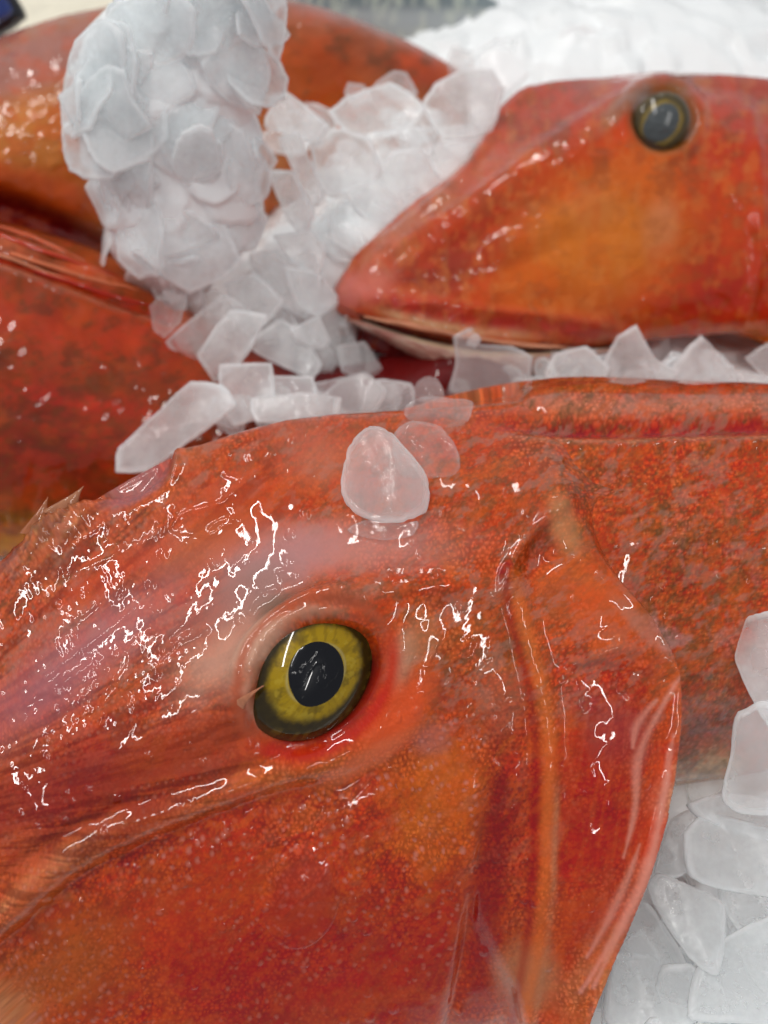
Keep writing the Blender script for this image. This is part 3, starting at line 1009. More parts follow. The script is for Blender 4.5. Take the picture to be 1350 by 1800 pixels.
        p.over(.8 * np.exp(-((e - 1.22) / .10) ** 2) * (1 - lower), (188, 92, 64))
        ulp = 1 - lower
        p.over(.9 * (1 - sst(.9, 1.05, e + .17 * ulp)), (70, 40, 22))  # dark shade inside the socket rim, painted into the skin colour
        p.over(.7 * ulp * np.exp(-((e - 1.04 + .15 * (W - .5)) / .07) ** 2) * sst(660, 540, X), (208, 146, 120))
    return p.C


f1 = empty('gurnard_fish', (0, 8, 0))
tag(f1, 'large wet orange-red gurnard whose yellow-ringed eye faces up in front', 'fish', 'gurnards laid on crushed ice')
L1 = Loft(HEAD1, int(880 * Q), int(660 * Q), margin=60)
L1b = L1
m1 = relief1(L1)
c1 = paint1(L1, m1)
TR = [((-1.6, 8.1), prof(6.9, 1.5, 6.6, 2.2, 6.0, 3.0, 5.0, 3.6, 3.5, 3.6, 1.7, 3.0, .3, 0)),
      ((1.5, 9.25), prof(7.15, 1.8, 6.9, 2.6, 6.3, 3.5, 5.4, 4.2, 3.8, 4.2, 1.8, 3.4, .3, 0)),
      ((4.2, 9.75), prof(7.2, 1.75, 6.95, 2.7, 6.35, 3.8, 5.45, 4.4, 3.8, 4.4, 1.8, 3.6, .3, 0)),
      ((7.2, 10.0), prof(7.1, 1.6, 6.8, 2.6, 6.2, 3.6, 5.3, 4.3, 3.8, 4.4, 1.9, 3.6, .3, 0)),
      ((12.0, 10.2), HEAD[9][1]), ((18.0, 10.4), HEAD[10][1]), ((28.0, 10.8), HEAD[11][1])]
LT = Loft(TR, int(330 * Q), int(330 * Q), margin=60)
mt = relief1(LT, True)
ct = paint1(LT, mt, True)
L1.cap(); LT.cap()
V = np.vstack([L1.P.reshape(-1, 3), LT.P.reshape(-1, 3)])
F1 = grid_faces(L1.nu, L1.nv)[:, ::-1]
F1 = F1[~((m1['right'].ravel() > 70) & (m1['et'].ravel() > .40))[F1].all(1)]
Fc = np.vstack([F1, grid_faces(LT.nu, LT.nv)[:, ::-1] + L1.nu * L1.nv])
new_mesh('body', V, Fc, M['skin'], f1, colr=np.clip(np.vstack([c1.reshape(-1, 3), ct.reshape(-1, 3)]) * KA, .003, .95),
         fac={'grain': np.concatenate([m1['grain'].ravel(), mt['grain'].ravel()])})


def nrm(v):
    v = np.asarray(v, float)
    return v / np.linalg.norm(v)


def make_eye(parent, c, n, longdir, a, b, bulge, pup=(.5, .47), cloudy=0.0, seed=3, nr=70, na=160, pang=0.0):
    """eye: rim and iris as the part, the pupil a sub-part of it"""
    n = nrm(n); u = nrm(longdir - n * np.dot(longdir, n)); v = np.cross(n, u)
    r = np.linspace(0, 1, nr); th = np.linspace(0, 2 * np.pi, na, endpoint=False)
    Rr, Th = np.meshgrid(r, th, indexing='ij')
    def dome(q): return bulge * (np.sqrt(np.maximum(1 - .72 * q ** 2, 0)) - .53) - .5 * np.clip(q - .88, 0, 1)
    ux = Rr * np.cos(Th); vy = Rr * np.sin(Th)
    P = c + (ux * a)[..., None] * u + (vy * b)[..., None] * v + dome(Rr)[..., None] * n
    # iris colours
    nz = fbm(ux * 9 + 7, vy * 9 + 3, seed, 4, .6)
    nf = fbm(np.cos(Th) * 14 + Rr * 3, np.sin(Th) * 14 + 9 - Rr * 3, seed + 3, 3)
    q = Rr + .10 * (nz - .5)
    C = np.broadcast_to(lin((180, 146, 14)), P.shape).copy()

    def ov(mk, rgb):
        nonlocal C
        C = C * (1 - mk[..., None]) + lin(rgb) * mk[..., None]
    ov(.45 * sst(.45, .7, nf), (124, 96, 12))
    ov(.55 * sst(.5, .66, fbm(ux * 5 + 2, vy * 5 + 4, seed + 31, 4, .65)), (92, 74, 18))
    ov(.5 * sst(.55, .75, nz), (206, 176, 50))
    ov(.95 * sst(.62, .76, q), (44, 34, 14))
    ov(.6 * sst(.80, .9, q) * sst(.5, .65, nf), (120, 96, 30))
    ov(.5 * sst(.9, .98, q), (96, 62, 40))
    ov(.6 * np.exp(-((Rr - pup[0] * 1.04) / .018) ** 2), (196, 180, 120))
    if cloudy:
        ov(.5 * cloudy * np.ones_like(q), (128, 116, 92))
    F = grid_faces(nr, na, True)
    e = new_mesh('eye', P.reshape(-1, 3), F[:, ::-1], M['eye'], parent, colr=np.clip(C.reshape(-1, 3) * .68, 0.002, .9))
    rr = np.linspace(0, 1, 30); Rr, Th = np.meshgrid(rr, th, indexing='ij')
    sh = 1 + .06 * np.cos(2 * (Th - pang)) + .07 * np.exp(-((np.mod(Th - pang - 2.6 + np.pi, 2 * np.pi) - np.pi) / .4) ** 2)
    ux = Rr * np.cos(Th) * pup[0] * sh; vy = Rr * np.sin(Th) * pup[1] * sh * a / b
    rad = np.sqrt(ux ** 2 + (vy) ** 2)
    wet = fbm(ux * 6 + 3, vy * 6 + 8, seed + 20, 2)
    Pp = c + (ux * a)[..., None] * u + (vy * b)[..., None] * v + (dome(rad) + .012 * np.sqrt(np.clip(1 - Rr ** 2, 0, 1)) + .002 + .016 * sst(.5, .56, wet) * (1 - Rr ** 4))[..., None] * n
    Cp = np.broadcast_to(lin((12, 12, 18)), Pp.shape) * (1 - cloudy) + lin((92, 98, 100)) * cloudy
    new_mesh('pupil', Pp.reshape(-1, 3), grid_faces(30, na, True)[:, ::-1], M['eye'], e, colr=Cp.reshape(-1, 3))
    return e


# the eye sits in its socket
Pe, Ne = L1.hit(553, 1190)
base = at_z(553, 1190, 0)
vw = nrm(CAM - Pe)
ne = nrm(.55 * vw + .45 * np.array([.47, -.50, .72]))
make_eye(f1, Pe + vw * .16, ne, .74 * RT + .67 * UP, 1.17, .93, .80, pup=(.41, .37), pang=1.0)


def spine(parent, base_px, tip, wd, L, colr=(206, 170, 130), tipz=None):
    P, N = L.hit(*base_px)
    v = nrm(CAM - P)
    # the tip stands off the skin
    d = ray(*tip); dist = np.dot(P - CAM, FW)
    T = CAM + d * (dist + (tipz or 0))
    ax = T - P; ln = np.linalg.norm(ax); ax = ax / ln
    s = nrm(np.cross(ax, v)); o = np.cross(s, ax)
    V = []; n = 12; m = 10
    for i in range(n):
        t = i / (n - 1)
        ww = wd * (1.35 * (1 - t) ** 1.5 + .12 * (1 - t)) + .006
        for k in range(m):
            a = 2 * math.pi * k / m
            V.append(P - ax * .15 + ax * (ln + .15) * t + s * ww * math.cos(a) + o * ww * .22 * math.sin(a) + o * .05 * math.sin(t * 3) + s * .10 * t * t)
    V = np.array(V)
    c = np.broadcast_to(lin(colr), V.shape) * (1 + .3 * (rng.random(len(V))[:, None] - .5))
    return new_mesh('spine', V, grid_faces(n, m, True), M['skin'], parent, colr=c)


spine(f1, (430, 1222), (455, 1197), .06, L1, (176, 112, 82), -.08)
spine(f1, (62, 915), (74, 872), .20, L1, (160, 96, 64))
spine(f1, (112, 893), (138, 850), .24, L1, (166, 110, 80))
#@@FISH2
# ------------------------------------------------------------------ the fish behind, its head to the same side
f2 = empty('gurnard_fish', (14, 27, 0))
tag(f2, 'gurnard behind with a pointed snout, open mouth and small clouded eye', 'fish', 'gurnards laid on crushed ice')
H2 = []
for k, (c, n, f) in enumerate(HEAD1):
    kz = (1, 1, .95, .80, .88, .80, .74, .74, .80, .9, 1, 1)[k]
    fit = lambda pr, ws=1.0: [(a * ws, 5 + (z - 5) * kz if z > 5 else z) for a, z in pr]
    ff = fit(HEAD[k][1]) if k != 4 else fit(FAR[4], 1.2)
    H2.append((c, fit(n), ff))
L2 = Loft(H2, int(420 * Q), int(360 * Q), scale=0.9, shift=(9.3, 18.2, .7), roll=12, pitch=8, margin=40)
MOUTH = [(575, 548), (612, 541), (660, 552), (740, 574), (830, 590), (930, 598), (1020, 603), (1085, 602)]


def relief2(L):
    X, Y, F = L.X, L.Y, L.face
    h = np.zeros(X.shape)
    m = {}

    def ridge(pts, wd, ht, taper=.4):
        d, t = seg_dist(X, Y, smooth_pts(pts, 5), reach=wd * 3.2)
        return ht * np.exp(-(d / wd) ** 2) * (1 - taper * np.abs(2 * t - 1) ** 2)
    e = ell(X, Y, 1165, 210, 50, 52, 0)
    m['eye'] = e
    h -= .45 * (1 - sst(.85, 1.15, e))
    h += .10 * np.exp(-((e - 1.35) / .22) ** 2)
    h += ridge([(640, 470), (760, 400), (880, 320), (980, 245), (1080, 180), (1120, 160)], 16, .16)
    h += ridge([(620, 455), (720, 390), (830, 290), (880, 200), (930, 158)], 10, .12)
    h -= ridge([(700, 470), (800, 430), (880, 380), (940, 330)], 26, .12)
    h += ridge([(640, 520), (760, 535), (880, 550), (1000, 560), (1120, 590)], 14, .13)
    h -= ridge([(690, 500), (820, 490), (920, 460), (1000, 420)], 18, .10)
    h += ridge([(880, 470), (960, 400), (1060, 350), (1150, 310)], 26, .10)
    h += ridge([(1320, 200), (1335, 330), (1330, 480), (1300, 600)], 12, .10)
    h -= ridge([(1255, 260), (1270, 400), (1250, 520)], 14, .06)
    dm, tm = seg_dist(X, Y, smooth_pts(MOUTH, 5))
    m['mouth'] = dm
    h -= .35 * sst(4, 26, dm) * (X < 1090)
    h += .10 * (fbm(X / 80, Y / 70, 211, 3) - .5) + .03 * (fbm(X / 20, Y / 18, 212, 3) - .5)
    wx = X + 30 * (fbm(X / 50, Y / 50, 271, 3) - .5); wy = Y + 30 * (fbm(X / 50, Y / 50, 272, 3) - .5)
    film = sst(.50, .56, fbm(wx / 44, wy / 36, 273, 3, .5)) * .012 + sst(.60, .68, fbm(wx / 17, wy / 14, 275, 2)) * .004
    g, r = hexgrain(X, Y, 9, 4, 277)
    for pts in ([(835, 398), (880, 375), (915, 352), (940, 340)], [(950, 292), (970, 276), (990, 280), (972, 296), (952, 294)], [(985, 300), (1010, 275), (1030, 255)], [(760, 470), (772, 452), (805, 438), (845, 402)],
                [(755, 470), (775, 486), (805, 482)], [(846, 440), (850, 462)], [(858, 500), (866, 524), (850, 530)], [(700, 540), (780, 530), (860, 545), (960, 555)], [(1035, 278), (1060, 276)]):
        d, t = seg_dist(X, Y, smooth_pts(pts, 4), reach=26)
        h += .030 * np.exp(-(d / 7) ** 2)
    h += film + .003 * g
    L.push(h * np.clip(F * 1.4, 0, 1) * (.4 + .6 * sst(.95, 1.1, e)))
    return m


m2 = relief2(L2)
p = Paint(L2, (192, 70, 36))
B = p.blob
B(980, 190, 160, 70, -10, (186, 72, 50), .85)
B(780, 360, 160, 60, -45, (190, 88, 62), .7)
B(720, 400, 120, 22, -42, (196, 128, 104), .75)
B(660, 470, 80, 30, -35, (206, 106, 76), .8)
B(850, 420, 150, 60, -30, (164, 46, 34), .85)
B(760, 480, 90, 50, -15, (150, 62, 52), .7)
B(680, 520, 90, 30, 5, (214, 98, 56), .8)
B(900, 230, 60, 90, 20, (184, 80, 56), .6)
B(1050, 420, 150, 110, -10, (206, 112, 42), .85)
B(960, 520, 120, 60, 10, (200, 92, 36), .8)
B(1040, 370, 50, 40, 0, (196, 124, 74), .6)
B(1160, 400, 34, 60, 10, (196, 140, 110), .45)
B(1130, 300, 90, 60, 0, (206, 96, 40), .7)
B(1240, 500, 110, 80, -20, (178, 42, 24), .9)
B(1280, 300, 80, 150, 0, (194, 62, 30), .7)
B(1330, 560, 80, 70, -20, (190, 52, 28), .8)
B(1290, 610, 110, 34, -12, (210, 122, 50), .9)
B(1180, 610, 70, 26, 8, (206, 104, 60), .7)
B(1090, 190, 16, 60, 40, (160, 120, 92), .7)
B(1300, 160, 120, 30, 10, (176, 70, 52), .6)
dm = m2['mouth']
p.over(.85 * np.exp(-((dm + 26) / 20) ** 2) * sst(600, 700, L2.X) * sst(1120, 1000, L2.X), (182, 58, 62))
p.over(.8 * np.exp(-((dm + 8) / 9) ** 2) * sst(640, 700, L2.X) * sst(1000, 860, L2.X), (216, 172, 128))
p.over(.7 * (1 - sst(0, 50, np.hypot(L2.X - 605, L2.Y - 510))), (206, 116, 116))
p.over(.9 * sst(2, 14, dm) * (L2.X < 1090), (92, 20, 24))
X, Y = L2.X, L2.Y
p.mul(1.08 + .35 * (fbm(X / 45, Y / 45, 221, 4, .6) - .5))
p.over(.5 * sst(.53, .66, fbm(X / 34, Y / 30, 223, 4, .6)) * sst(450, 250, Y), (128, 76, 52))
p.over(.32 * sst(.52, .66, fbm(X / 40, Y / 50, 225, 4, .6)), (218, 76, 34))
p.over(.4 * sst(.54, .68, fbm(X / 26, Y / 22, 229, 5, .65)), (150, 78, 52))
p.over(.3 * sst(.56, .68, fbm(X / 20, Y / 24, 230, 4, .65)), (226, 130, 70))
p.over(.16 * sst(.55, .68, fbm(X / 16, Y / 30, 227, 3)), (206, 140, 84))
p.over(.5 * np.exp(-ell(X, Y, 1060, 430, 170, 110, -10) ** 2), (220, 124, 48))
p.over(.7 * (1 - sst(.3, 1.2, ell(X, Y, 640, 505, 70, 36, -20))), (222, 124, 110))
e = m2['eye']
p.over(.8 * (1 - sst(1.0, 1.5, e)), (120, 84, 44))
p.over(.9 * (1 - sst(.9, 1.1, e)), (60, 48, 30))
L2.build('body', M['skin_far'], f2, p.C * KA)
Pe, Ne = L2.hit(1165, 210)
vw = nrm(CAM - Pe)
make_eye(f2, Pe + vw * .28, nrm(.7 * vw + .3 * np.array([.3, -.5, .8])), .6 * RT + .8 * UP,   .90, .84, .6, pup=(.58, .54), cloudy=.7, seed=9, nr=40, na=80)


def tube_mesh(name, pts, rad, mat, parent, rgb, flat=1.0, n=14, origin=None, seed=1, sub=5):
    P = smooth_pts(pts, sub); R = smooth_pts(np.array(rad)[:, None], sub)[:, 0]
    T = np.gradient(P, axis=0); T /= np.linalg.norm(T, axis=1, keepdims=True)
    V = []
    for q, t, r in zip(P, T, R):
        s = nrm(np.cross(t, [0, 0, 1])); o = np.cross(s, t)
        for k in range(n):
            a = 2 * math.pi * k / n
            V.append(q + s * r * math.cos(a) + o * r * flat * math.sin(a))
    V = np.array(V)
    X, Y, _ = project(V)
    V = V + .22 * (fbm(X / 16, Y / 16, seed, 3) - .5)[:, None] * np.array([0, -.5, .8])
    c = np.broadcast_to(lin(rgb), V.shape) * (.75 + .5 * fbm(X / 25, Y / 25, seed + 4, 3))[:, None]
    F = grid_faces(len(P), n, True)
    return new_mesh(name, V, F, mat, parent, colr=c * KA, origin=origin)


# lower jaw: a shell from inside the open mouth over its pale lip and down under the chin
ju = np.linspace(0, 1, 90); jv = np.linspace(0, 1, 36)
upx = np.interp(ju, [0, .1, .3, .5, .7, 1], [606, 650, 740, 830, 930, 1095]); upy = np.interp(ju, [0, .1, .3, .5, .7, 1], [556, 560, 584, 600, 608, 606])
lpy = np.interp(ju, [0, .08, .22, .36, .5, .7, 1], [562, 588, 630, 668, 684, 670, 616]); lpx = upx + np.interp(ju, [0, .3, 1], [0, 22, 0])
jy = np.interp(ju, [0, .1, .3, .5, .7, 1], [17.9, 17.2, 16.75, 16.7, 17.0, 18.2])
V = np.zeros((90, 36, 3)); C = np.zeros((90, 36, 3))
for i_ in range(90):
    for k_ in range(36):
        v_ = jv[k_]
        x_ = upx[i_] + (lpx[i_] - upx[i_]) * v_; y_ = upy[i_] + (lpy[i_] - upy[i_]) * v_
        V[i_, k_] = at_y(x_, y_, jy[i_] + .55 * (1 - sst(0, .28, v_)) - .30 * math.sin(math.pi * min(1, max(0, (v_ - .12) / .88))) + .8 * sst(.8, 1, v_))
JU, JV = np.meshgrid(ju, jv, indexing='ij')
nz = fbm(JU * 26, JV * 9, 241, 4, .6)
C[:] = lin((206, 158, 142))
def jov(mk, rgb):
    global C
    C = C * (1 - mk[..., None]) + lin(rgb) * mk[..., None]
jov(.7 * sst(.45, .65, nz), (224, 196, 176)); jov(.6 * sst(.55, .7, fbm(JU * 14 + 5, JV * 5, 243, 4)), (186, 104, 96))
jov(.9 * np.exp(-((JV - .24 - .05 * (nz - .5)) / .05) ** 2), (232, 200, 160))
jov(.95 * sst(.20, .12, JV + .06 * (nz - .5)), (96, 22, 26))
jov(.8 * sst(.75, 1, JV), (120, 52, 46))  # shade under the chin, painted into the jaw colour
V[..., 1] -= .10 * (nz - .5)
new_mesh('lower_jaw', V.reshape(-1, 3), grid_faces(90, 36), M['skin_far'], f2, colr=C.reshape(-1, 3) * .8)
lip = [at_y(640, 556, 17.0), at_y(720, 572, 16.55), at_y(820, 592, 16.4), at_y(920, 606, 16.6), at_y(1010, 612, 17.2)]
tube_mesh('upper_jaw_bone', lip, [.04, .08, .06, .08, .03], M['skin_far'], f2, (206, 140, 108), .7)

# ------------------------------------------------------------------ the two fish at the far side
def P0(zt, wb, zb, wm, zm, wl, zl):
    return [(0, zt), (wb, zb), (wm, zm), (wl, zl), (wl * .8, .2), (0, 0)]


f3 = empty('gurnard_fish', (-8, 30, 0))
tag(f3, 'brownish gurnard lying behind the tall clump of ice, its back towards the top', 'fish', 'gurnards laid on crushed ice')
L3 = Loft([((-24, 23), P0(5.2, 2.4, 4.9, 4.2, 4.3, 4.6, 2)), ((-16, 26.5), P0(6.2, 2.4, 5.9, 4.2, 4.9, 4.5, 2)), ((-10, 29.5), P0(7.3, 2.2, 6.9, 3.9, 5.2, 4.2, 2)),
           ((-4, 33), P0(6.7, 1.8, 6.3, 3.0, 4.4, 3.3, 1.6)), ((.5, 35.0), P0(4.8, 1.2, 4.5, 2.0, 3.0, 2.2, 1)), ((3.6, 36), P0(3.0, .5, 2.6, .8, 1.6, .9, .8))], int(300 * Q), int(240 * Q), margin=40)
X, Y = L3.X, L3.Y
h = .15 * (fbm(X / 70, Y / 70, 311, 3) - .5) + .05 * (fbm(X / 16, Y / 16, 312, 3) - .5)
wx = X + 30 * (fbm(X / 40, Y / 40, 313, 2) - .5)
h += sst(.5, .56, fbm(wx / 34, Y / 28, 314, 3)) * .025
d, t = seg_dist(X, Y, smooth_pts([(-60, 335), (60, 378), (200, 440)], 4))
h += .35 * np.exp(-((d + 40) / 30) ** 2) - .5 * np.exp(-((d - 10) / 24) ** 2)
L3.push(h * L3.face)
p = Paint(L3, (196, 116, 64))
B = p.blob
B(60, 110, 260, 56, -20, (176, 116, 104), .9)
B(80, 260, 140, 90, 0, (204, 124, 60), .9)
B(60, 330, 140, 40, 15, (188, 72, 34), .8)
B(60, 395, 200, 42, 22, (132, 30, 36), .95)
B(600, 60, 220, 70, 25, (176, 92, 66), .8)
B(560, 140, 120, 70, 20, (196, 88, 44), .8)
B(740, 120, 70, 40, 20, (206, 84, 54), .7)
p.over(.5 * sst(.53, .66, fbm(X / 30, Y / 26, 323, 4, .6)) * sst(300, 400, X), (112, 80, 56))
p.over(.4 * sst(.53, .66, fbm(X / 40, Y / 26, 325, 4, .6)), (206, 88, 48))
p.mul(1 + .4 * (fbm(X / 40, Y / 40, 326, 4) - .5))
L3.build('body', M['skin_far'], f3, p.C * KA)

f4 = empty('gurnard_fish', (-9, 16, 0))
tag(f4, 'dark red mottled gurnard at the side with its fin rays folded along its back', 'fish', 'gurnards laid on crushed ice')
L4 = Loft([((-20, 19.2), P0(6.8, 1.9, 6.4, 4.6, 4.3, 6.4, 1.4)), ((-14, 18.0), P0(6.6, 1.9, 6.2, 4.6, 4.2, 6.2, 1.4)), ((-10, 17.2), P0(6.1, 1.8, 5.7, 4.2, 3.9, 5.6, 1.3)),
           ((-6, 16.4), P0(4.6, 1.5, 4.3, 3.3, 3.0, 4.0, 1.2)), ((-1.5, 16.2), P0(3.0, .9, 2.8, 1.7, 1.8, 1.9, .8)), ((2.6, 16.9), P0(3.6, .9, 3.4, 1.4, 2.0, 1.5, .8)), ((5.5, 17.4), P0(1.2, .4, 1.1, .7, .8, .8, .5))], int(300 * Q), int(260 * Q), margin=40)
X, Y = L4.X, L4.Y
h = .12 * (fbm(X / 70, Y / 70, 411, 3) - .5) + .012 * (fbm(X / 14, Y / 14, 412, 3) - .5)
d, t = seg_dist(X, Y, smooth_pts([(-80, 425), (60, 462), (160, 500), (300, 552)], 4))
h += -.22 * np.exp(-(d / 16) ** 2) + .16 * np.exp(-((d - 38) / 16) ** 2) + .06 * np.exp(-((d + 26) / 8) ** 2)
wx = X + 30 * (fbm(X / 40, Y / 40, 413, 2) - .5)
h += sst(.62, .68, fbm(wx / 40, Y / 34, 414, 3)) * .012
L4.push(h * L4.face)
p = Paint(L4, (160, 70, 40))
B = p.blob
B(150, 590, 260, 60, 12, (190, 66, 36), .7)
B(100, 760, 220, 80, 8, (150, 56, 30), .7)
B(60, 850, 160, 80, 0, (134, 54, 32), .8)
B(0, 945, 80, 40, -20, (214, 164, 52), .95)
B(20, 900, 120, 40, -20, (150, 90, 50), .6)
B(120, 700, 160, 20, 10, (196, 54, 28), .7)
p.over(.75 * np.exp(-(d / 15) ** 2), (176, 50, 42))
p.over(.7 * np.exp(-((d + 22) / 9) ** 2), (206, 104, 66))
p.over(.6 * np.exp(-((d - 24) / 8) ** 2), (206, 120, 92))
p.over(.62 * sst(.48, .68, fbm(X / 44, Y / 30, 423, 5, .62)), (112, 62, 38))
p.over(.4 * sst(.52, .7, fbm(X / 70, Y / 40, 424, 4, .6)), (196, 84, 44))
p.over(.35 * sst(.54, .66, fbm(X / 44, Y / 30, 425, 4, .6)), (200, 64, 32))
p.over(.4 * sst(.55, .68, fbm(X / 12, Y / 9, 428, 4, .6)), (116, 74, 50))
p.mul(.95 + .5 * (fbm(X / 40, Y / 40, 426, 4) - .5))
p.over(.85 * sst(380, 560, X), (100, 20, 22))  # dark red tail, deepened with painted shade for the gap under the jaw
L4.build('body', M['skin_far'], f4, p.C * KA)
for q, (a, b, c_) in enumerate((((-40, 392), (60, 420), (150, 462)), ((-30, 404), (90, 448), (210, 490)), ((20, 440), (140, 478), (265, 516)), ((60, 470), (170, 500), (285, 535)), ((-60, 420), (30, 448), (140, 490)))):
    pts = []
    for k, xy in enumerate((a, b, c_)):
        P, N = L4.hit(*xy)
        pts.append(P + N * (.05 if k < 2 else .0))
    tube_mesh('fin_ray', pts, [.06, .07, .03], M['skin_far'], f4, ((206, 100, 70), (196, 70, 50), (214, 120, 84), (180, 56, 44), (206, 128, 96))[q], .8, seed=q)
L_all = (L1, LT, L2, L3, L4)

# ------------------------------------------------------------------ ice
FL = {}


def flake_mesh(outline, n, thick=.16, bend=.0, bdir=0.0, seed=0, rough=.03, rim=.5):
    """outline: closed loop of 3D points lying roughly in one plane with normal n; a thin curved plate with a rounded rim"""
    O = np.asarray(outline, float)
    c = O.mean(0); n = nrm(n)
    u = nrm(np.cross(n, [.3, .8, .5])); v = np.cross(n, u)
    q = O - c
    x = q @ u; y = q @ v
    m = len(O)
    rs = [1.0, .988, .955, .85, .55, .28, .0]
    hs = [.05, .5, .85, 1.0, 1.0, 1.0, 1.0]
    R = max(np.hypot(x, y).max(), .1)
    V = []
    rg = np.random.default_rng(seed)
    ph = rg.random(4) * 6.28
    ca, sa = math.cos(bdir), math.sin(bdir)
    for side in (1, -1):
        for r, hh in zip(rs, hs):
            if side == -1 and r == 1.0: continue
            xx = x * r; yy = y * r
            al = xx * ca + yy * sa
            z = bend * (al / R) ** 2 * R + rough * (np.sin(xx * 3.1 + ph[0]) * np.cos(yy * 2.7 + ph[1]) + .6 * np.sin(xx * 6.3 + yy * 4.1 + ph[2]))
            tk = thick * .5 * hh * side * (1 + .35 * np.sin(xx * 2.3 + yy * 3.0 + ph[3]))
            V.append(c + np.outer(xx, u) + np.outer(yy, v) + np.outer(z + tk, n))
    V = np.vstack(V)
    k = len(rs)
    F = []
    i = np.arange(m); j = (i + 1) % m
    for a in range(k - 1):
        F.append(np.stack([a * m + i, (a) * m + j, (a + 1) * m + j, (a + 1) * m + i], 1))
    idx = [0] + list(range(k, 2 * k - 1))
    for a, b in zip(idx[:-1], idx[1:]):
        F.append(np.stack([a * m + i, b * m + i, b * m + j, a * m + j], 1))
    F = np.vstack(F)
    q = V - c
    vol = np.einsum('ij,ij->i', q[F[:, 0]], np.cross(q[F[:, 1]], q[F[:, 2]])).sum()
    if vol < 0:
        F = F[:, ::-1]
    FL['rim'] = np.concatenate([np.full(m, np.interp(r, [.5, .85, .955, 1], [0, .12, .8, 1])) for r in list(rs) + list(rs[1:])])
    return V, F, c


def loop_from(P, per=4, corner=.55):
    """round a coarse loop off, keeping some of its corners"""
    P = np.asarray(P, float)
    per = 6
    s = smooth_pts(P, per, closed=True)
    m = len(P)
    l = np.array([P[i] + (P[(i + 1) % m] - P[i]) * k / per for i in range(m) for k in range(per)])
    c = l.mean(0)
    o = s * (1 - corner) + l * corner
    j = .03 * (fbm(np.arange(len(o)) * .9 + c[0] * 9, np.full(len(o), c[1] * 7), 71, 2) - .5) * 2
    return c + (o - c) * (1 + j[:, None])


def flake_px(pts, anchor, normal, label, mat='ice', thick=.16, bend=.12, group=None, parent=None, off=0.0, corner=.55, name='ice_flake'):
    """a plate whose outline is known in the photograph, at its own place and tilt in the scene"""
    n = nrm(normal)
    A = np.asarray(anchor, float) + n * off
    O = []
    for (x, y) in pts:
        d = ray(x, y)
        t = np.dot(A - CAM, n) / np.dot(d, n)
        O.append(CAM + d * t)
    O = loop_from(O, 4, corner)
    sd = int(abs(pts[0][0] * 7 + pts[0][1] * 13)) % 99991
    V, F, c = flake_mesh(O, n, thick, bend, random.random() * 3.1, sd)
    o = new_mesh(name, V, F, M[mat], parent, origin=None if parent is not None else c, fac=dict(FL))
    if parent is None:
        tag(o, label, 'ice', group)
    return o


def cen(pts):
    a = np.array(pts, float)
    return (a.min(0) + a.max(0)) / 2


def rand_outline(c, n, r, rg, m=9, asp=None):
    n = nrm(n); u = nrm(np.cross(n, rg.normal(size=3))); v = np.cross(n, u)
    asp = asp or rg.uniform(.55, 1.0)
    th = np.sort(rg.random(m) * .5 + np.arange(m)) / m * 2 * np.pi
    rr = r * rg.uniform(.72, 1.12, m)
    return loop_from([c + u * a * math.cos(t) + v * a * asp * math.sin(t) for a, t in zip(rr, th)], 4, rg.uniform(.6, 1.0))


# crushed ice everything lies on: heaps of tilted plates
def bed_height(x, y):
    z = .5 + .8 * (fbm(x / 5 + 40, y / 5 + 40, 501, 3) - .5)
    def mound(cx, cy, rx, ry, h): return h * np.exp(-(((x - cx) / rx) ** 2 + ((y - cy) / ry) ** 2))
    z = z + mound(-1.5, 21.2, 5.0, 3.0, 4.2) + mound(3, 25.5, 4.5, 3.5, 4.4) + mound(-3.5, 14.6, 2.2, 1.2, 1.0) + mound(9, 17.0, 8, 2.0, .6)
    z = z + mound(9.5, 3.5, 4.0, 4.5, 1.5) + mound(9.5, 6.0, 2.0, 2.0, 1.4) + mound(14, 44, 16, 7, 2.6)
    return z


gx = np.linspace(-34, 44, 390); gy = np.concatenate([np.linspace(-6, 34, 230), np.linspace(34.3, 90, 120)])
GX, GY = np.meshgrid(gx, gy, indexing='ij')
Z = bed_height(GX, GY)
best = np.full(GX.shape, 1e9); tilt = np.zeros(GX.shape)
cs = 1.7
bx = np.floor(GX / cs); by = np.floor(GY / cs)
for ox in (-1, 0, 1):
    for oy in (-1, 0, 1):
        ix = bx + ox; iy = by + oy
        cx_ = (ix + _h(ix, iy, 3)) * cs; cy_ = (iy + _h(ix, iy, 4)) * cs
        d = (GX - cx_) ** 2 + (GY - cy_) ** 2
        t = (_h(ix, iy, 5) - .5) * 1.1 * (GX - cx_) + (_h(ix, iy, 6) - .5) * 1.1 * (GY - cy_) + .5 * _h(ix, iy, 7)
        mk = d < best
        best = np.where(mk, d, best); tilt = np.where(mk, t, tilt)
Z = Z + tilt * .55
bed = new_mesh('ice_bed', np.stack([GX, GY, Z], -1).reshape(-1, 3), grid_faces(len(gx), len(gy))[:, ::-1], M['ice_bed'], origin=np.zeros(3))
tag(bed, 'white crushed ice spread out under and behind the fish', 'ice', kind='stuff')

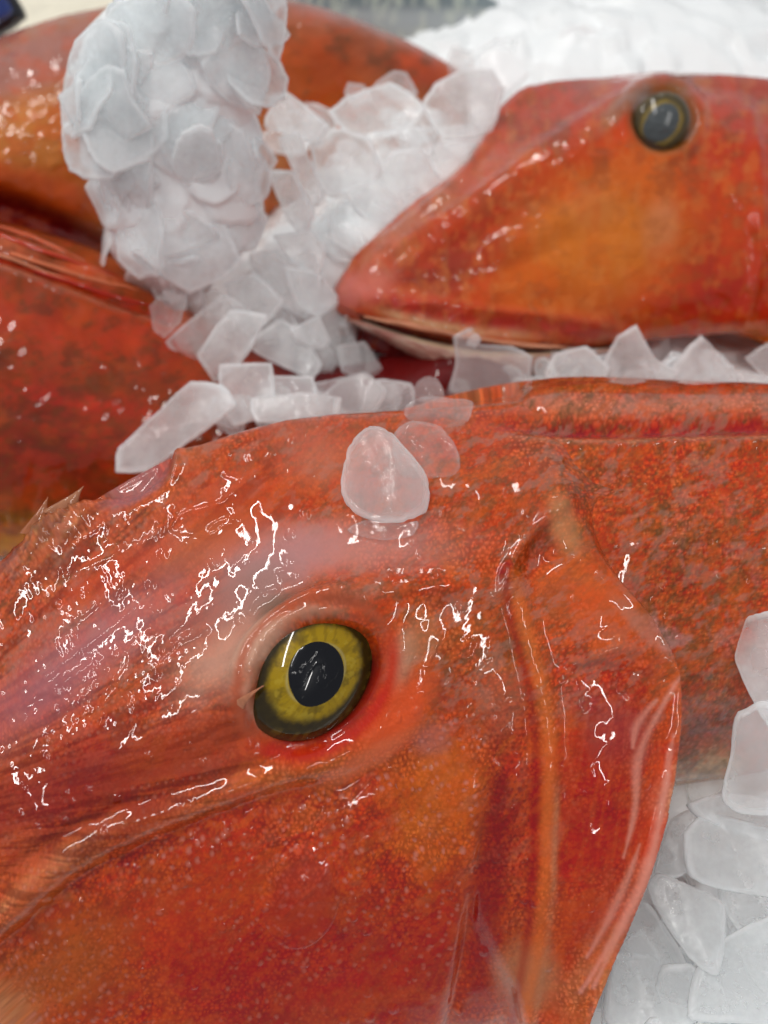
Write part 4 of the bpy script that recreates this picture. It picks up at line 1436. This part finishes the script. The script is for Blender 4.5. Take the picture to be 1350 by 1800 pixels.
NF = (.0, -.62, .78)
G1 = 'large ice flakes between the fish'
sheets = [
    # the heap behind the snout of the upper fish
    ([(740, 185), (767, 145), (815, 121), (866, 127), (886, 158), (872, 215), (856, 240), (781, 250), (757, 219)], 25.0, (-.1, -.7, .7), 'big round white ice flake standing at the top of the heap beside the forehead', 'ice'),
    ([(576, 206), (610, 172), (651, 155), (685, 146), (723, 168), (747, 202), (713, 236), (644, 250), (604, 236)], 24.6, (.1, -.5, .85), 'wide milky ice flake along the upper rim of the heap', 'ice'),
    ([(655, 150), (690, 125), (715, 128), (735, 165), (700, 180)], 25.6, (0, -.8, .6), 'small pinkish ice flake peeking up above the rim of the heap', 'ice_clear'),
    ([(605, 165), (612, 145), (640, 150), (655, 175), (625, 190)], 25.3, (.2, -.8, .6), 'thin see-through flake tip against the far brown fish', 'ice_clear'),
    ([(658, 308), (692, 267), (740, 264), (777, 322), (760, 365), (730, 385), (678, 360)], 22.2, (.15, -.75, .65), 'greyish oval ice flake in the middle of the heap', 'ice'),
    ([(576, 380), (600, 356), (658, 359), (705, 392), (690, 430), (631, 455), (583, 431)], 20.6, (.1, -.45, .9), 'bright white ice flake just behind the snout tip', 'ice'),
    ([(546, 410), (576, 370), (620, 380), (650, 440), (640, 465), (587, 460)], 20.5, (-.1, -.5, .86), 'curved ice flake under the bright one behind the snout', 'ice'),
    ([(546, 253), (583, 226), (644, 240), (672, 300), (640, 356), (569, 346), (549, 294)], 22.0, (.2, -.7, .7), 'large smooth ice sheet beside the vertical thin plates', 'ice'),
    ([(471, 202), (498, 158), (529, 179), (583, 226), (560, 256), (508, 238), (467, 226)], 22.2, (-.3, -.6, .75), 'pinkish ice sheet sloping down from the tall clump', 'ice'),
    ([(491, 243), (529, 232), (571, 349), (556, 366), (522, 310)], 21.2, (-.55, -.75, .4), 'narrow upright ice plate next to the tall clump', 'ice'),
    ([(471, 300), (515, 300), (556, 375), (535, 425), (505, 385)], 20.2, (-.6, -.7, .4), 'steep ice plate with a dark gap behind it by the clump', 'ice'),
    ([(757, 253), (848, 243), (828, 308), (790, 338), (765, 300)], 23.3, (.1, -.8, .6), 'pink tinged clear flake against the forehead of the upper fish', 'ice_clear'),
    ([(640, 235), (735, 225), (765, 265), (740, 300), (670, 300)], 23.2, (0, -.6, .8), 'pale flat ice flake below the upper rim of the heap', 'ice'),
    ([(600, 340), (660, 320), (730, 370), (745, 400), (690, 420), (640, 385)], 21.2, (.2, -.6, .8), 'milky flake wedged over the bright white one', 'ice'),
    # the loose flakes between clump, snout and near fish
    ([(443, 445), (494, 439), (567, 490), (556, 535), (539, 563), (483, 530), (443, 468)], 18.4, (-.2, -.75, .65), 'grey rounded ice flake leaning below the tall clump', 'ice'),
    ([(480, 415), (545, 405), (575, 440), (560, 492), (510, 460)], 18.9, (-.1, -.6, .8), 'flat ice flake lying on the grey rounded one', 'ice'),
    ([(534, 552), (590, 520), (612, 560), (635, 625), (629, 665), (579, 648), (550, 614)], 17.6, (.25, -.8, .55), 'tall ice flake leaning just in front of the snout tip', 'ice'),
    ([(595, 552), (620, 560), (682, 653), (680, 676), (657, 670), (607, 590)], 17.9, (.75, -.6, .3), 'thin ice plate seen nearly edge-on under the snout', 'ice'),
    ([(432, 608), (494, 560), (535, 590), (567, 642), (550, 670), (489, 642)], 16.6, (0, -.55, .83), 'wedge of ice with red showing through its back edge', 'ice'),
    ([(289, 603), (353, 546), (393, 518), (432, 541), (390, 614), (342, 665)], 16.4, (.3, -.65, .7), 'clear tilted ice plate overhanging the mottled side fish', 'ice_clear'),
    ([(348, 625), (405, 545), (472, 553), (446, 608), (415, 648), (376, 672)], 16.0, (-.1, -.6, .8), 'milky ice flake laid across the clear tilted plate', 'ice'),
    ([(387, 642), (477, 639), (486, 724), (412, 750), (387, 715)], 14.2, (.05, -.55, .83), 'square-cornered white ice flake behind the near forehead', 'ice'),
    ([(263, 738), (336, 670), (393, 676), (418, 715), (345, 770), (260, 830), (205, 830), (210, 788)], 13.4, (-.15, -.45, .88), 'wide white ice slab tucked behind the near fish brow', 'ice'),
    ([(470, 660), (550, 665), (566, 728), (480, 735)], 14.3, (.1, -.5, .86), 'half hidden ice flake beside the square-cornered one', 'ice'),
    ([(550, 676), (640, 655), (680, 690), (660, 725), (552, 728)], 14.5, (.1, -.45, .88), 'dull flat ice flake behind the near fish back', 'ice_clear'),
    ([(540, 565), (560, 555), (580, 600), (566, 615), (520, 600), (508, 580)], 16.9, (.2, -.7, .7), 'little ice chip on the wedge below the leaning flakes', 'ice'),
    ([(173, 721), (213, 693), (255, 715), (258, 755), (207, 777), (173, 749)], 14.2, (-.2, -.5, .85), 'round clear ice piece lying on the mottled side fish', 'ice_glass'),
    ([(263, 540), (291, 513), (328, 522), (318, 569), (291, 596), (269, 580)], 15.9, (.1, -.6, .8), 'reddish clear ice drop at the end of the fin rays', 'ice_glass'),
    ([(165, 812), (200, 800), (225, 815), (220, 850), (175, 850)], 13.4, (-.2, -.5, .85), 'small clear ice chip at the tip of the white slab', 'ice_glass'),
    ([(500, 470), (560, 480), (600, 530), (560, 560), (520, 540)], 18.0, (.3, -.7, .65), 'narrow ice shard squeezed between the grey rounded flake and the snout', 'ice'),
    ([(395, 500), (450, 480), (500, 530), (470, 570), (415, 560)], 17.6, (-.2, -.7, .7), 'dull ice shard under the foot of the tall clump', 'ice'),
    ([(590, 610), (640, 600), (672, 650), (640, 668), (600, 655)], 16.6, (.3, -.6, .75), 'short ice shard at the foot of the edge-on plate', 'ice_clear'),
    ([(440, 700), (530, 692), (600, 700), (590, 740), (450, 745)], 13.7, (0, -.4, .9), 'low ice shard just behind the ridge of the near back', 'ice'),
    # the row under the upper fish's jaw
    ([(797, 590), (828, 574), (842, 605), (900, 608), (935, 625), (928, 680), (895, 702), (790, 688), (800, 640)], 15.6, (-.1, -.85, .5), 'pinkish ice lump right under the open mouth', 'ice_clear'),
    ([(1060, 632), (1085, 590), (1118, 570), (1150, 630), (1192, 655), (1130, 704), (1060, 695)], 16.0, (.1, -.8, .6), 'peaked white ice lump under the cheek of the upper fish', 'ice'),
    ([(958, 655), (975, 622), (1030, 608), (1068, 645), (1058, 695), (970, 698)], 15.8, (-.1, -.7, .7), 'rough ice lump between the open mouth and the peaked lump', 'ice'),
    ([(1182, 640), (1228, 590), (1290, 650), (1355, 662), (1370, 710), (1180, 705)], 16.0, (.1, -.75, .65), 'broad pale ice lump at the end of the row below the gill', 'ice'),
    ([(965, 628), (1000, 612), (1050, 616), (1030, 636), (980, 645)], 16.8, (0, -.6, .8), 'thin clear ice slip lying along the lower jaw', 'ice_clear'),
    ([(880, 690), (930, 668), (990, 690), (960, 706), (890, 706)], 14.6, (0, -.5, .86), 'low reddish ice chip at the foot of the pinkish lump', 'ice_clear'),
    ([(1310, 630), (1350, 600), (1380, 640), (1360, 680)], 16.2, (0, -.8, .6), 'pink tinged ice piece against the gill of the upper fish', 'ice_clear'),
    ([(826, 592), (838, 586), (846, 598), (835, 612), (818, 606)], 15.3, (0, -.7, .7), 'tiny ice bead on top of the pinkish lump', 'ice_clear'),
]
for pts, yy, nn, lab, mat in sheets:
    cx_, cy_ = cen(pts)
    flake_px(pts, at_y(cx_, cy_, yy), nn, lab, mat, thick=.12, bend=.16, group=G1, corner=.8)

# the bank beside the gill cover
G2 = 'ice flakes beside the gill cover'
bank = [
    ([(1296, 1128), (1312, 1086), (1350, 1075), (1400, 1100), (1400, 1300), (1352, 1280), (1322, 1230), (1293, 1165)], 5.6, (-.5, -.35, .8), 'pointed pinkish ice plate leaning on the fish body by the gill', 'ice'),
    ([(1268, 1400), (1283, 1330), (1296, 1250), (1400, 1230), (1400, 1420), (1300, 1430)], 5.0, (-.25, -.4, .88), 'soft pinkish ice sheet below the leaning pointed plate', 'ice'),
    ([(1205, 1415), (1280, 1393), (1400, 1420), (1400, 1490), (1250, 1450)], 3.4, (0, -.2, .97), 'thin ice sheet with a bright scratch above the glittering flake', 'ice'),
    ([(1198, 1462), (1246, 1430), (1350, 1455), (1400, 1480), (1400, 1580), (1251, 1560), (1205, 1535)], 3.2, (.05, -.3, .95), 'broad rounded ice flake with glittering front beside the gill', 'ice'),
    ([(1137, 1555), (1158, 1535), (1200, 1552), (1275, 1592), (1262, 1715), (1210, 1685), (1148, 1590)], 2.5, (-.2, -.1, .97), 'curled ice flake with a raised rim below the broad rounded one', 'ice'),
    ([(1225, 1701), (1272, 1649), (1350, 1608), (1420, 1610), (1420, 1790), (1225, 1797), (1205, 1774)], 2.3, (.1, -.1, .98), 'flat ice sheet with a square corner below the curled flake', 'ice'),
    ([(1085, 1640), (1130, 1580), (1200, 1680), (1230, 1790), (1130, 1830), (1060, 1790)], 1.7, (-.1, 0, 1), 'smooth dull ice plate close against the gill edge', 'ice'),
    ([(1260, 1560), (1400, 1540), (1400, 1660), (1300, 1640)], 2.2, (0, -.2, .98), 'wide ice sheet between the glittering flake and the square-cornered one', 'ice'),
    ([(1060, 1745), (1100, 1735), (1110, 1790), (1060, 1830)], 1.5, (-.2, 0, .98), 'small ice chip by the lower tip of the gill cover', 'ice_clear'),
    ([(1140, 1790), (1220, 1795), (1260, 1860), (1120, 1860)], 1.8, (0, .1, 1), 'ice flake cut off by the lower rim beside the gill', 'ice'),
    ([(1180, 1440), (1215, 1425), (1240, 1480), (1200, 1540), (1150, 1540), (1165, 1480)], 2.4, (-.3, -.1, .95), 'shaded ice flake half under the gill cover', 'ice'),
]
for pts, zz, nn, lab, mat in bank:
    cx_, cy_ = cen(pts)
    flake_px(pts, at_z(cx_, cy_, zz), nn, lab, mat, thick=.2, bend=.16, group=G2, corner=.35)

# melting flakes on the near fish's head
on = [
    ([(600, 845), (612, 790), (632, 762), (655, 752), (690, 765), (735, 815), (755, 850), (748, 898), (700, 920), (640, 915), (606, 885)], (665, 850), .30, 'big rounded half-clear ice flake standing on the near forehead', 'ice_clear', .16),
    ([(690, 770), (720, 745), (775, 750), (808, 800), (802, 838), (755, 845), (700, 830)], (750, 795), .12, 'thin clear flake behind the big one on the near forehead', 'ice_glass', .14),
    ([(712, 715), (745, 700), (790, 702), (830, 708), (822, 742), (780, 757), (720, 742)], (770, 730), .18, 'low rounded clear flake near the nape of the near fish', 'ice_glass', .22),
    ([(725, 692), (735, 672), (752, 666), (772, 674), (782, 697), (745, 706)], (752, 692), .25, 'small orange tinged clear drop of ice on the nape', 'ice_glass', .25),
    ([(612, 935), (640, 915), (700, 922), (735, 918), (725, 942), (670, 950)], (672, 932), .05, 'melt water lens at the foot of the big forehead flake', 'ice_glass', .12),
]
for pts, (hx, hy), off, lab, mat, th in on:
    P, N = L1.hit(hx, hy)
    if hy < 760:
        N = nrm(N + np.array([0, -.6, 0]))
    flake_px(pts, P, nrm(N + np.array([0, -.25, 0])), lab, mat, thick=th, bend=.08, group='melting flakes on the near fish', off=off, corner=.2)

# ---- loose flakes filling the heaps
rg = np.random.default_rng(23)


def heap(poly, ynear, yfar, count, label, group, r=(.5, 1.1), mat='ice', sink=.2):
    """flakes strewn over a heap that shows inside a patch of the photograph"""
    a = np.array(poly, float)
    done = 0; tries = 0
    while done < count and tries < 4000:
        tries += 1
        x = rg.uniform(a[:, 0].min(), a[:, 0].max()); y = rg.uniform(a[:, 1].min(), a[:, 1].max())
        ins = False
        for k in range(len(a)):
            x1, y1 = a[k]; x2, y2 = a[k - 1]
            if (y1 > y) != (y2 > y) and x < (x2 - x1) * (y - y1) / (y2 - y1) + x1: ins = not ins
        if not ins: continue
        yw = np.interp(y, [a[:, 1].min(), a[:, 1].max()], [yfar, ynear]) + rg.uniform(0, .8)
        c = at_y(x, y, yw)
        n = nrm(np.array([0, -.55, .8]) + rg.normal(size=3) * .35)
        O = rand_outline(c - n * sink, n, rg.uniform(*r), rg)
        V, F, cc = flake_mesh(O, n, rg.uniform(.07, .14), rg.uniform(-.2, .25), rg.random() * 3, int(rg.integers(1e6)))
        o = new_mesh('ice_flake', V, F, M[mat if rg.random() > .15 else 'ice_clear'], origin=cc, fac=dict(FL))
        tag(o, label, 'ice', group)
        done += 1


heap([(480, 190), (600, 180), (760, 200), (850, 230), (790, 330), (640, 460), (560, 460), (500, 380)], 21.3, 26.2, 36, 'one of the small milky flakes filling the heap behind the snout', 'small flakes in the heap behind the snout')
heap([(300, 560), (440, 420), (560, 450), (600, 540), (680, 660), (640, 690), (300, 700), (240, 760)], 14.6, 19.4, 26, 'one of the small flakes in the gap between the fish heads', 'small flakes in the gap between the fish', r=(.4, .9), sink=.45)
heap([(390, 705), (520, 690), (700, 685), (700, 722), (390, 750)], 13.6, 14.8, 12, 'one of the small flakes hidden low behind the ridge of the near back', 'small flakes behind the near back', r=(.4, .8), sink=.1)
heap([(800, 650), (960, 650), (1060, 625), (1350, 630), (1350, 700), (800, 705)], 15.0, 16.8, 30, 'one of the small flakes packed under the upper fish', 'small flakes under the upper fish', r=(.35, .75))
heap([(780, 30), (1350, 10), (1350, 90), (960, 95), (900, 120), (850, 130), (800, 120)], 33.0, 56.0, 70, 'one of the blurred white flakes on the far ice', 'blurred flakes on the far ice', r=(.8, 2.0), mat='ice_far')


def heap_z(poly, z0, z1, count, label, group, r=(.4, .9)):
    a = np.array(poly, float)
    for k in range(count):
        while True:
            x = rg.uniform(a[:, 0].min(), a[:, 0].max()); y = rg.uniform(a[:, 1].min(), a[:, 1].max())
            xm = np.interp(y, [1250, 1450, 1600, 1800], [1290, 1190, 1130, 1050])
            if x > xm: break
        c = at_z(x, y, rg.uniform(z0, z1))
        n = nrm(np.array([0, -.2, 1]) + rg.normal(size=3) * .3)
        O = rand_outline(c, n, rg.uniform(*r), rg)
        V, F, cc = flake_mesh(O, n, rg.uniform(.07, .14), rg.uniform(-.2, .25), rg.random() * 3, int(rg.integers(1e6)))
        tag(new_mesh('ice_flake', V, F, M['ice' if rg.random() > .3 else 'ice_clear'], origin=cc, fac=dict(FL)), label, 'ice', group)


heap_z([(1050, 1250), (1380, 1840)], .9, 1.9, 40, 'one of the small flakes lying low in the bank beside the gill cover', 'small flakes beside the gill cover')

# ---- the tall frozen clump
cl = empty('ice_clump', at_y(330, 515, 18.2))
tag(cl, 'tall frozen clump of fused ice flakes standing between the far fish', 'ice')
rowsC = [(-110, 280, 380), (-60, 210, 455), (10, 188, 474), (60, 140, 462), (130, 126, 470), (200, 152, 458), (300, 166, 474), (400, 184, 464), (455, 212, 425), (495, 268, 385), (520, 305, 350)]
nv, nu = 260, 260
ys = np.array([r_[0] for r_ in rowsC], float)
yy = np.linspace(ys[0], ys[-1], nu)
lf = np.interp(yy, ys, [r_[1] for r_ in rowsC]); rt_ = np.interp(yy, ys, [r_[2] for r_ in rowsC])
V = np.zeros((nu, nv, 3))
a = np.linspace(0, 2 * np.pi, nv, endpoint=False)
for i in range(nu):
    dep = np.interp(yy[i], [ys[0], ys[-1]], [21.0, 18.8])
    A = at_y(lf[i], yy[i], dep); Bq = at_y(rt_[i], yy[i], dep)
    c = (A + Bq) / 2; hw = (Bq - A)[0] / 2
    V[i, :, 0] = c[0] + hw * np.cos(a)
    V[i, :, 1] = c[1] + hw * .75 * np.sin(a)
    V[i, :, 2] = c[2] + .1 * np.sin(a)
fl = V.reshape(-1, 3)
ctr = V.mean(1).repeat(nv, 0)
rad = fl - ctr
rad /= np.linalg.norm(rad, axis=1, keepdims=True) + 1e-9
hh = np.full(len(fl), -.30)
front = fl[(rad[:, 1] < .35)]
for k in range(120):
    c = front[rg.integers(len(front))]
    Rk = rg.uniform(.55, 1.35)
    q = fl - c
    ang_ = np.arctan2(q[:, 2], q[:, 0] + q[:, 1] * .3)
    rr_ = np.sqrt((q ** 2 * np.array([1.0, .6, .8])).sum(1)) / Rk + .22 * (fbm(np.cos(ang_) * 1.6 + k * 3.1, np.sin(ang_) * 1.6 + k, 97, 2) - .5) * 2
    tl = np.array([rg.normal() * .12, rg.normal() * .1, -rg.uniform(.05, .28)])
    pl = rg.uniform(-.28, .02) + q @ tl - .10 * sst(.8, 1.0, rr_)
    hh = np.where((rr_ < 1) & (pl > hh) & (pl < .30), pl, hh)
hh = hh.reshape(nu, nv)
hh = (hh + np.roll(hh, 1, 1) + np.roll(hh, -1, 1) + np.vstack([hh[:1], hh[:-1]]) + np.vstack([hh[1:], hh[-1:]])) / 5
hh = hh + .05 * (fbm(V[..., 0] * 5, V[..., 2] * .9 + V[..., 1], 98, 3) - .5) * np.clip((330 - 0 * yy[:, None]) / 330, 0, 1)
Vc = fl + rad * (hh.ravel() - .16)[:, None]
new_mesh('frozen_core', Vc, grid_faces(nu, nv, True)[:, ::-1], M['ice_core'], cl)
cf_all = [[(185, 20), (230, -10), (300, -20), (345, 20), (330, 90), (270, 120), (215, 100), (190, 60)], [(330, -30), (400, -20), (440, 20), (420, 60), (390, 105), (335, 120), (300, 60)],
      [(130, 70), (170, 32), (215, 60), (220, 120), (190, 160), (140, 150), (122, 120)], [(410, 10), (455, -10), (478, 25), (474, 60), (445, 62), (420, 45)],
      [(230, 170), (300, 150), (380, 170), (370, 230), (310, 260), (260, 230)], [(350, 110), (440, 60), (476, 125), (455, 190), (400, 180)],
      [(280, 240), (330, 225), (392, 250), (388, 300), (350, 320), (300, 300)], [(160, 240), (200, 200), (225, 290), (215, 380), (180, 375), (163, 300)],
      [(220, 210), (262, 240), (268, 340), (240, 385), (215, 330)], [(280, 370), (310, 358), (370, 395), (385, 420), (340, 440), (285, 450)],
      [(270, 440), (370, 440), (365, 505), (320, 522), (272, 500)], [(180, 390), (225, 385), (255, 440), (245, 488), (210, 470)], [(395, 300), (440, 240), (476, 300), (470, 350), (420, 370)],
      [(400, 390), (440, 360), (475, 385), (450, 440), (405, 440)], [(250, 120), (320, 110), (345, 160), (290, 190), (245, 160)]]
def clump_point(px, py, s_):
    dep = np.interp(py, [ys[0], ys[-1]], [21.0, 18.8])
    half = np.interp(py, yy, (rt_ - lf) / 2); mid = np.interp(py, yy, (rt_ + lf) / 2)
    A = at_y(mid, py, dep); hw = half * np.dot(A - CAM, FW) / FPX
    return A + np.array([hw * s_, -hw * .75 * math.sqrt(max(1 - s_ * s_, 0)), 0]), mid, half


for pts in cf_all:
    cx_, cy_ = cen(pts)
    _, mid, half = clump_point(cx_, cy_, 0)
    s_ = float(np.clip((cx_ - mid) / half, -.93, .93))
    P, _, _ = clump_point(cx_, cy_, s_)
    n = nrm((s_ * .8, -.85, .2 + .3 * rg.random()))
    flake_px(pts, P - n * .06, n, '', 'ice_fused', thick=.16, bend=-.3, parent=cl, name='flake', corner=.3)
for k in range(40):
    py = rg.uniform(-60, 500)
    s_ = rg.uniform(-1, 1)
    P, mid, half = clump_point(0, py, s_)
    n = nrm(np.array([s_ * .9, -math.sqrt(1 - s_ * s_) - .05, rg.uniform(-.1, .7)]) + rg.normal(size=3) * .25)
    O = rand_outline(P - n * rg.uniform(-.12, .16), n, rg.uniform(.45, 1.4), rg, m=11, asp=rg.uniform(.5, 1.0))
    V_, F_, c_ = flake_mesh(O, n, rg.uniform(.08, .16), rg.uniform(-.4, .1), rg.random() * 3, int(rg.integers(1e6)))
    new_mesh('flake', V_, F_, M['ice_fused'], cl, fac=dict(FL))

# ------------------------------------------------------------------ the far end of the counter
f5 = empty('silver_fish', (0, 46, 0))
tag(f5, 'blurred silver fish lying across the ice behind the brown gurnard', 'fish')
L5 = Loft([((-9.5, 46), P0(2.4, .8, 2.2, 1.2, 1.6, 1.2, 1.0)), ((-7, 45.6), P0(4.6, 1.6, 4.3, 2.6, 3.0, 2.8, 1.6)), ((-3, 45), P0(5.0, 1.6, 4.6, 2.6, 3.2, 2.8, 1.4)), ((2, 45.3), P0(3.8, 1.2, 3.5, 1.9, 2.4, 2.0, 1.2)), ((6, 45.5), P0(2.6, .6, 2.4, 1.0, 1.8, 1.1, 1.0))], 120, 120, margin=40)
X, Y = L5.X, L5.Y
L5.push(.08 * (fbm(X / 20, Y / 20, 511, 3) - .5))
p = Paint(L5, (182, 188, 190))
p.over(sst(30, 0, Y) * .8, (110, 126, 130))
p.over(.6 * sst(.5, .6, fbm(X / 8, Y / 30, 512, 3)), (214, 220, 206))
p.over(.5 * sst(40, 100, Y), (206, 190, 160))
L5.build('body', M['silver'], f5, p.C * KA)

f6 = empty('dark_fish', (26, 62, 0))
tag(f6, 'dark fish at the far rim of the ice, mostly out of view', 'fish')
L6 = Loft([((19, 59.5), P0(2.2, .5, 2.0, 1, 1.5, 1, 1)), ((23, 60), P0(4.2, 1.4, 3.8, 2.4, 2.6, 2.4, 1.4)), ((30, 60.5), P0(5.6, 2, 5.2, 3, 3.6, 3, 1.6)), ((40, 61), P0(6, 2, 5.4, 3, 3.6, 3, 1.6))], 60, 60, margin=40)
p = Paint(L6, (70, 30, 34))
p.mul(.6 + .8 * fbm(L6.X / 16, L6.Y / 16, 611, 3))
L6.build('body', M['skin_far'], f6, p.C)

# cream foam box behind the far fish
M['foam'] = plain('cream_foam', (.80, .74, .60), .8)
M['blue'] = plain('blue_plastic', (.01, .03, .20), .25, .6)
bx_ = []
for (x, y, z) in ((-60, 38, .0), (-9, 38, .0), (-9, 75, .0), (-60, 75, .0)):
    bx_.append((x, y, z))
top = [(x + (0.4 if x < -20 else -.4), y + (.4 if y < 50 else -.4), 3.2) for x, y, z in bx_]
V = np.array(bx_ + top)
F = np.array([(0, 1, 5, 4), (1, 2, 6, 5), (2, 3, 7, 6), (3, 0, 4, 7), (4, 5, 6, 7), (3, 2, 1, 0)])
fb = new_mesh('foam_box', V, F, M['foam'], smooth=False, origin=np.array([-30, 56, 0]))
md = fb.modifiers.new('bevel', 'BEVEL'); md.width = .006; md.segments = 3
tag(fb, 'cream foam box lid behind the brown gurnard', 'box')

hd = empty('blue_handle', at_y(-20, 20, 34))
tag(hd, 'blue plastic handle with dark rim behind the fish', 'handle')
c0 = at_y(-34, -10, 33.5); c1_ = at_y(0, 38, 33.3)
tube_mesh('grip', [c0 + (c0 - c1_) * 1.2, c0, (c0 + c1_) / 2, c1_, c1_ + (c1_ - c0) * .12], [.9, .85, .8, .72, .3], M['blue'], hd, (30, 50, 160), 1.0, n=20)
M['dark'] = plain('dark_rubber', (.01, .01, .015), .4)
tube_mesh('rim', [c1_ + np.array([.2, .35, -.3]) + (c0 - c1_) * k for k in (1.5, .8, .3, 0, -.12)], [.85, .85, .82, .72, .3], M['dark'], hd, (10, 10, 14), 1.0, n=20)
